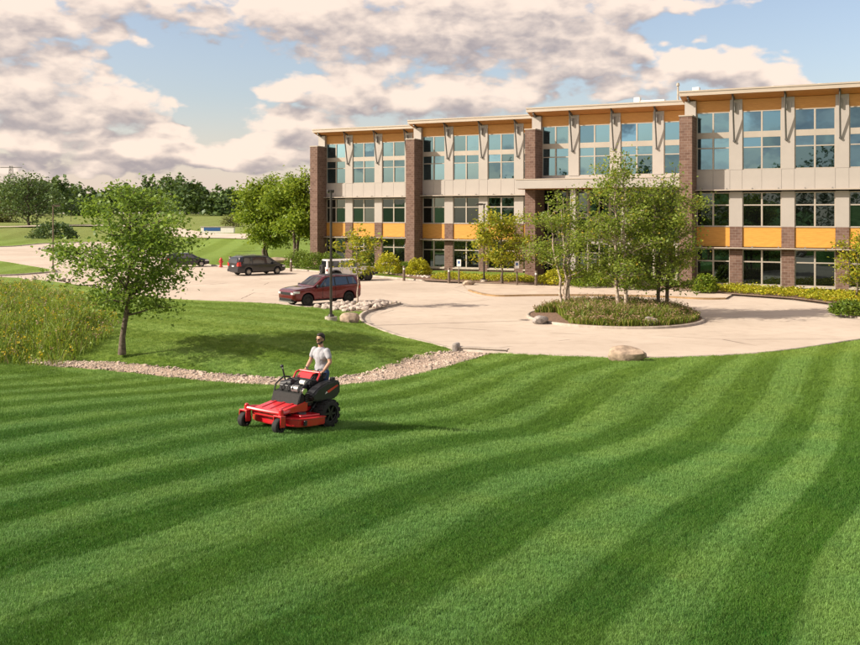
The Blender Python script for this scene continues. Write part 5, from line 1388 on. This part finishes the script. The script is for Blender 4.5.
# cutting deck: rounded plan, skirt below
deck = [(.28, -.72), (.75, -.76), (1.10, -.70), (1.26, -.45), (1.30, 0), (1.26, .45), (1.10, .70), (.75, .76), (.28, .72), (.20, .3), (.20, -.3)]
mb = MB(); mb.prism(deck, 2, .11, .27); bmesh.ops.bevel(mb.bm, geom=list(mb.bm.edges), offset=.018, segments=2, affect='EDGES'); dk = mb.build('cutting_deck', 'mower_red', r)
MB().prism([(x_ * 1.012 - .01, y_ * 1.015) for x_, y_ in deck], 2, .268, .285).build('deck_rim', 'mower_red_bright', dk)
for sd in (1, 0, -1): MB().cyl((.75, sd * .44, .27), (.75, sd * .44, .37), .13, .10, 14).build('spindle_cover', 'plastic_black', dk, True)
for sd in (1, -1): MB().box(.35, .95, sd * .30, sd * .62, .285, .335, .02).build('belt_cover', 'mower_red', dk)
MB().box(.92, 1.0, .745, .79, .14, .25, .01).build('deck_bracket', 'plastic_black', dk)
MB().box(.45, .85, -.98, -.74, .13, .19, .01, rot=Euler((R(12), 0, 0))).build('discharge_chute', 'plastic_black', dk)
# sloping red front floor pan with ribs and cut-outs
mb = MB(); mb.prism([(1.36, .375), (.62, .545), (.60, .585), (1.38, .415)], 1, -.42, .42); bmesh.ops.bevel(mb.bm, geom=list(mb.bm.edges), offset=.012, segments=2, affect='EDGES'); fp = mb.build('front_pan', 'mower_red_bright', r)
for y_ in (-.26, 0, .26): MB().box(-.30, .30, y_ - .035, y_ + .035, -.011, .011, .006, rot=Euler((0, R(13), 0))).build('pan_rib', 'mower_red', fp, loc=(1.0, 0, .503))
for y_ in (-.40, .40): MB().prism([(1.36, .36), (.55, .38), (.55, .56), (.66, .55), (1.36, .39)], 1, y_ - .015, y_ + .015).build('side_plate', 'mower_red', r)
MB().box(1.36, 1.40, -.42, .42, .28, .415, .012).build('front_plate', 'mower_red', r)
for y_ in (-.3, -.1, .1, .3): MB().cyl((1.395, y_, .36), (1.412, y_, .36), .028, n=10).build('plate_hole', 'plastic_black', r, True)
# frame behind
MB().box(-.42, .62, -.28, -.22, .34, .44, .01).box(-.42, .62, .22, .28, .34, .44, .01).box(-.05, .05, -.22, .22, .24, .36, .01).build('frame', 'mower_red', r)
MB().box(-.18, .12, -.34, .34, .20, .46, .03).build('transmission', 'engine_grey', r)
for sd in (1, -1): MB().cyl((.30, sd * .33, .40), (.12, sd * .36, .62), .04, n=10).cyl((.30, sd * .33, .40), (.38, sd * .33, .33), .022, n=8).build('damper', 'plastic_black', r, True)
# engine
MB().box(.22, .62, -.28, .28, .46, .74, .03).build('engine_block', 'engine_grey', r)
MB().cyl((.42, 0, .74), (.42, 0, .90), .22, .20, 20).cyl((.42, 0, .90), (.42, 0, .93), .15, n=20).build('flywheel_cover', 'plastic_black', r, True)
for sd in (1, -1):
    for k in range(5): MB().box(.38, .62, sd * .25, sd * .42, .56 + k * .045, .575 + k * .045, .003).build('cylinder_fin', 'engine_grey', r)
MB().cyl((.66, .12, .80), (.66, .42, .80), .07, n=14).build('muffler', 'chrome', r, True)
MB().cyl((.60, -.34, .88), (.60, -.02, .94), .085, n=16).build('air_filter', 'plastic_black', r, True)
MB().cyl((.58, .2, .98), (.58, .34, .98), .05, n=12).build('oil_filter', 'white_paint', r, True)
MB().tube([(.30, -.18, .90), (.45, -.26, 1.02), (.62, -.20, .98)], .018, 6).tube([(.34, .16, .9), (.5, .2, 1.04), (.62, .1, .96)], .015, 6).build('hose', 'plastic_black', r, True)
MB().prism([(.66, .55), (.86, .53), (.80, .74), (.66, .78)], 1, -.40, .40).build('engine_guard', 'rubber', r)
for y_ in (-.40, .40): MB().tube([(.82, y_, .56), (.74, y_, .90), (.52, y_, 1.04), (.30, y_, 1.02)], .018, 8).build('guard_rail', 'plastic_black', r, True)
MB().box(.62, .74, -.30, .05, .76, .90, .02).build('battery_box', 'plastic_black', r)
MB().cyl((.70, .10, .84), (.70, .30, .84), .085, n=14).build('fan_housing', 'engine_grey', r, True)
for q_ in (-.2, 0, .2): MB().tube([(.72, q_, .74), (.80, q_ * .8, .86), (.66, q_ * .6, .96)], .012, 6).build('cable', 'plastic_black', r, True)
# fuel tank on each side: wedge rising to the rear, with a red slash
for sd in (1, -1):
    mb = MB(); y0, y1 = sd * .30, sd * .56
    mb.prism([(.52, .60), (.58, .70), (.40, .86), (.10, .98), (-.26, 1.02), (-.34, .98), (-.36, .74), (-.24, .62), (.10, .57)], 1, min(y0, y1), max(y0, y1))
    bmesh.ops.bevel(mb.bm, geom=list(mb.bm.edges), offset=.035, segments=3, affect='EDGES'); tk = mb.build('fuel_tank', 'plastic_black', r, True)
    MB().prism([(.10, .80), (-.22, .92), (-.26, .90), (.06, .75)], 1, sd * .559 if sd > 0 else -.566, .566 if sd > 0 else -.559).build('red_slash', 'mower_red_bright', tk)
    MB().prism([(.12, .79), (.08, .765), (.16, .735)], 1, .559 if sd > 0 else -.566, .566 if sd > 0 else -.559).build('white_tip', 'white_paint', tk)
    MB().cyl((-.20, sd * .43, 1.0), (-.20, sd * .43, 1.07), .06, n=14).build('fuel_cap', 'plastic_black', tk, True)
# control tower and bars
mb = MB(); mb.prism([(.30, .72), (.34, 1.00), (.22, 1.10), (-.06, 1.14), (-.12, 1.08), (-.08, .46), (.10, .44)], 1, -.27, .27); bmesh.ops.bevel(mb.bm, geom=list(mb.bm.edges), offset=.025, segments=2, affect='EDGES'); mb.build('control_tower', 'plastic_black', r)
mb = MB(); mb.prism([(.30, 1.04), (.22, 1.14), (.02, 1.17), (.02, 1.145), (.20, 1.105), (.27, 1.03)], 1, -.20, .20); mb.build('console_cover', 'mower_red', r)
MB().box(-.10, .20, -.22, .22, 1.135, 1.16, .01, rot=Euler((0, R(10), 0))).build('dash', 'plastic_black', r)
MB().tube([(.24, -.36, 1.0), (.16, -.36, 1.13), (.10, -.30, 1.17), (.10, .30, 1.17), (.16, .36, 1.13), (.24, .36, 1.0)], .024, 8).build('front_grip_bar', 'mower_red', r, True)
MB().tube([(-.02, -.34, 1.04), (-.10, -.33, 1.14), (-.12, 0, 1.16), (-.10, .33, 1.14), (-.02, .34, 1.04)], .020, 8).build('rear_grip_bar', 'plastic_black', r, True)
for sd in (1, -1): MB().tube([(.02, sd * .16, 1.12), (.0, sd * .16, 1.22), (-.02, sd * .24, 1.24)], .017, 8).build('steering_lever', 'plastic_black', r, True)
MB().tube([(.55, -.30, .95), (.62, -.34, 1.22), (.60, -.38, 1.26)], .018, 8).ball((.60, -.39, 1.27), .04).build('deck_lever', 'plastic_black', r, True)
MB().box(.05, .12, .10, .16, 1.155, 1.20, .005).build('key_switch', 'lamp_amber', r)
MB().box(-.62, -.14, -.26, .26, .19, .225, .008).build('platform', 'plastic_black', r)
MB().box(-.16, -.10, -.24, .24, .225, .90, .02).build('knee_pad', 'plastic_black', r)

# --- operator: body fused from tapered volumes by a voxel remesh, clothes as their own shells
pr_ = thing('person', 'bearded man in grey T-shirt and sunglasses standing on the red mower', 'person', (0, 0, 0))
Mw = Matrix.Translation(r.location) @ r.rotation_euler.to_matrix().to_4x4()
foot = Mw @ Vector((-.36, 0, .225)); pr_.location = foot; pr_.rotation_euler = (0, 0, a)
def limb(mb, pts, rads):
    """round-jointed tapered chain"""
    for (p0_, p1_, r0_, r1_) in zip(pts, pts[1:], rads, rads[1:]):
        mb.cyl(p0_, p1_, r0_, r1_, 14)
    for p_, r_ in zip(pts, rads): mb.ball(p_, r_, 2)
def remesh(o, vox, it=4):
    m_ = o.modifiers.new('fuse', 'REMESH'); m_.mode = 'VOXEL'; m_.voxel_size = vox; m_.use_smooth_shade = True
    s_ = o.modifiers.new('soften', 'SMOOTH'); s_.factor = .5; s_.iterations = it
# joints (x forward, y left): slight forward lean, arms reaching down to the grip bar
sho = {1: Vector((.01, .192, 1.415)), -1: Vector((.01, -.192, 1.415))}
elb = {1: Vector((.02, .30, 1.17)), -1: Vector((.02, -.30, 1.17))}
wri = {1: Vector((.22, .27, .985)), -1: Vector((.22, -.27, .985))}
hip = {1: Vector((-.02, .10, .92)), -1: Vector((-.02, -.10, .92))}
kne = {1: Vector((.05, .12, .49)), -1: Vector((.05, -.12, .49))}
ank = {1: Vector((-.04, .13, .08)), -1: Vector((-.04, -.13, .08))}
mb = MB()
limb(mb, [(-.02, 0, .95), (-.015, 0, 1.12), (0, 0, 1.30), (0, 0, 1.40)], [.125, .118, .135, .11])
mb.ball((0, .085, 1.30), (.115, .11, .14)); mb.ball((0, -.085, 1.30), (.115, .11, .14)); mb.ball((-.02, 0, .95), (.125, .17, .12)); mb.ball((0, 0, 1.40), (.08, .175, .06))
limb(mb, [(-.005, 0, 1.44), (.012, 0, 1.56)], [.068, .058])
# head: cranium, face, jaw, nose, ears
mb.ball((.020, 0, 1.695), (.098, .078, .105), 3); mb.ball((.055, 0, 1.645), (.060, .060, .075), 2); mb.ball((.075, 0, 1.600), (.040, .042, .034), 2)
mb.ball((.122, 0, 1.652), (.020, .014, .024), 2); mb.ball((.108, 0, 1.615), (.016, .026, .010), 2); mb.ball((.100, 0, 1.690), (.022, .055, .012), 2)
for sd in (1, -1):
    mb.ball((.012, sd * .080, 1.655), (.022, .011, .032), 2)
    limb(mb, [sho[sd], sho[sd] * .5 + elb[sd] * .5 + Vector((0, sd * .008, 0)), elb[sd], elb[sd] * .6 + wri[sd] * .4, wri[sd]], [.060, .054, .044, .043, .029])
    limb(mb, [hip[sd], hip[sd] * .5 + kne[sd] * .5, kne[sd], kne[sd] * .65 + ank[sd] * .35 + Vector((-.02, 0, 0)), ank[sd]], [.092, .080, .060, .058, .040])
    limb(mb, [ank[sd], ank[sd] + Vector((.15, sd * .02, -.04))], [.040, .032])
    # hand closed round the bar: palm, four unequal bent fingers, thumb from the side
    w0 = wri[sd]; kn = w0 + Vector((.085, 0, -.020))
    mb.ball(w0 * .5 + kn * .5, (.052, .040, .022), 2)
    for q, (dy, ln) in enumerate(((-.033, .030), (-.011, .036), (.011, .034), (.032, .026))):
        b0 = kn + Vector((0, dy, 0)); b1 = b0 + Vector((ln, 0, -.012)); b2_ = b1 + Vector((.004, 0, -ln)); b3 = b2_ + Vector((-.022, 0, -.012))
        limb(mb, [b0, b1, b2_, b3], [.0105, .0100, .0092, .0082])
    t0_ = w0 + Vector((.025, -sd * .030, -.005)); limb(mb, [t0_, t0_ + Vector((.035, -sd * .022, -.022)), t0_ + Vector((.060, -sd * .010, -.045))], [.0125, .0115, .0100])
body = mb.build('body', 'skin', pr_, True); remesh(body, .0085, 3)
# T-shirt: torso and short sleeves, hem below the waist
mb = MB()
limb(mb, [(-.02, 0, .94), (-.015, 0, 1.10), (0, 0, 1.28), (0, 0, 1.395)], [.140, .135, .150, .122])
mb.ball((0, .085, 1.30), (.130, .122, .155)); mb.ball((0, -.085, 1.30), (.130, .122, .155)); mb.ball((-.02, .05, 1.02), (.135, .125, .15)); mb.ball((-.02, -.05, 1.02), (.135, .125, .15)); mb.ball((0, 0, 1.41), (.092, .185, .066)); mb.ball((-.01, 0, 1.445), (.07, .115, .05))
for sd in (1, -1): limb(mb, [sho[sd], sho[sd] * .45 + elb[sd] * .55 + Vector((0, sd * .008, 0))], [.073, .068])
shirt = mb.build('t_shirt', 'shirt_grey', pr_, True); remesh(shirt, .011, 3)
mb = MB(); mb.ball((-.02, 0, .90), (.142, .185, .115))
for sd in (1, -1): limb(mb, [hip[sd] + Vector((0, 0, -.02)), hip[sd] * .5 + kne[sd] * .5, kne[sd], kne[sd] * .6 + ank[sd] * .4, ank[sd] + Vector((0, 0, .04))], [.112, .098, .080, .074, .066])
remesh(mb.build('jeans', 'jeans', pr_, True), .012, 3)
for sd in (1, -1):
    mb = MB(); limb(mb, [ank[sd] + Vector((-.03, 0, -.035)), ank[sd] + Vector((.06, sd * .01, -.038)), ank[sd] + Vector((.17, sd * .02, -.045))], [.052, .05, .038]); o = mb.build('shoe', 'shoe', pr_, True); remesh(o, .01, 2)
mb = MB(); mb.ball((-.002, 0, 1.725), (.100, .086, .092), 3); mb.ball((.028, 0, 1.765), (.086, .070, .050), 2); mb.ball((-.045, 0, 1.665), (.060, .072, .065), 2)
hair = mb.build('hair', 'hair', pr_, True); remesh(hair, .009, 2)
mb = MB(); mb.ball((.078, 0, 1.582), (.044, .046, .028), 2)
for sd in (1, -1): mb.ball((.036, sd * .060, 1.605), (.022, .016, .034), 2); mb.ball((.068, sd * .043, 1.590), (.032, .022, .024), 2)
mb.ball((.112, 0, 1.628), (.014, .030, .007), 2)
remesh(mb.build('beard', 'hair', pr_, True), .008, 2)
mb = MB()
for sd in (1, -1): mb.box(.104, .124, sd * .006, sd * .060, 1.655, 1.692, .008).box(.02, .112, sd * .079, sd * .085, 1.680, 1.688)
mb.box(.112, .124, -.008, .008, 1.676, 1.684).build('sunglasses', 'sunglass', pr_)
print('objects', len(bpy.data.objects), 'tris', sum(len(o.data.polygons) for o in bpy.data.objects if o.type == 'MESH'))
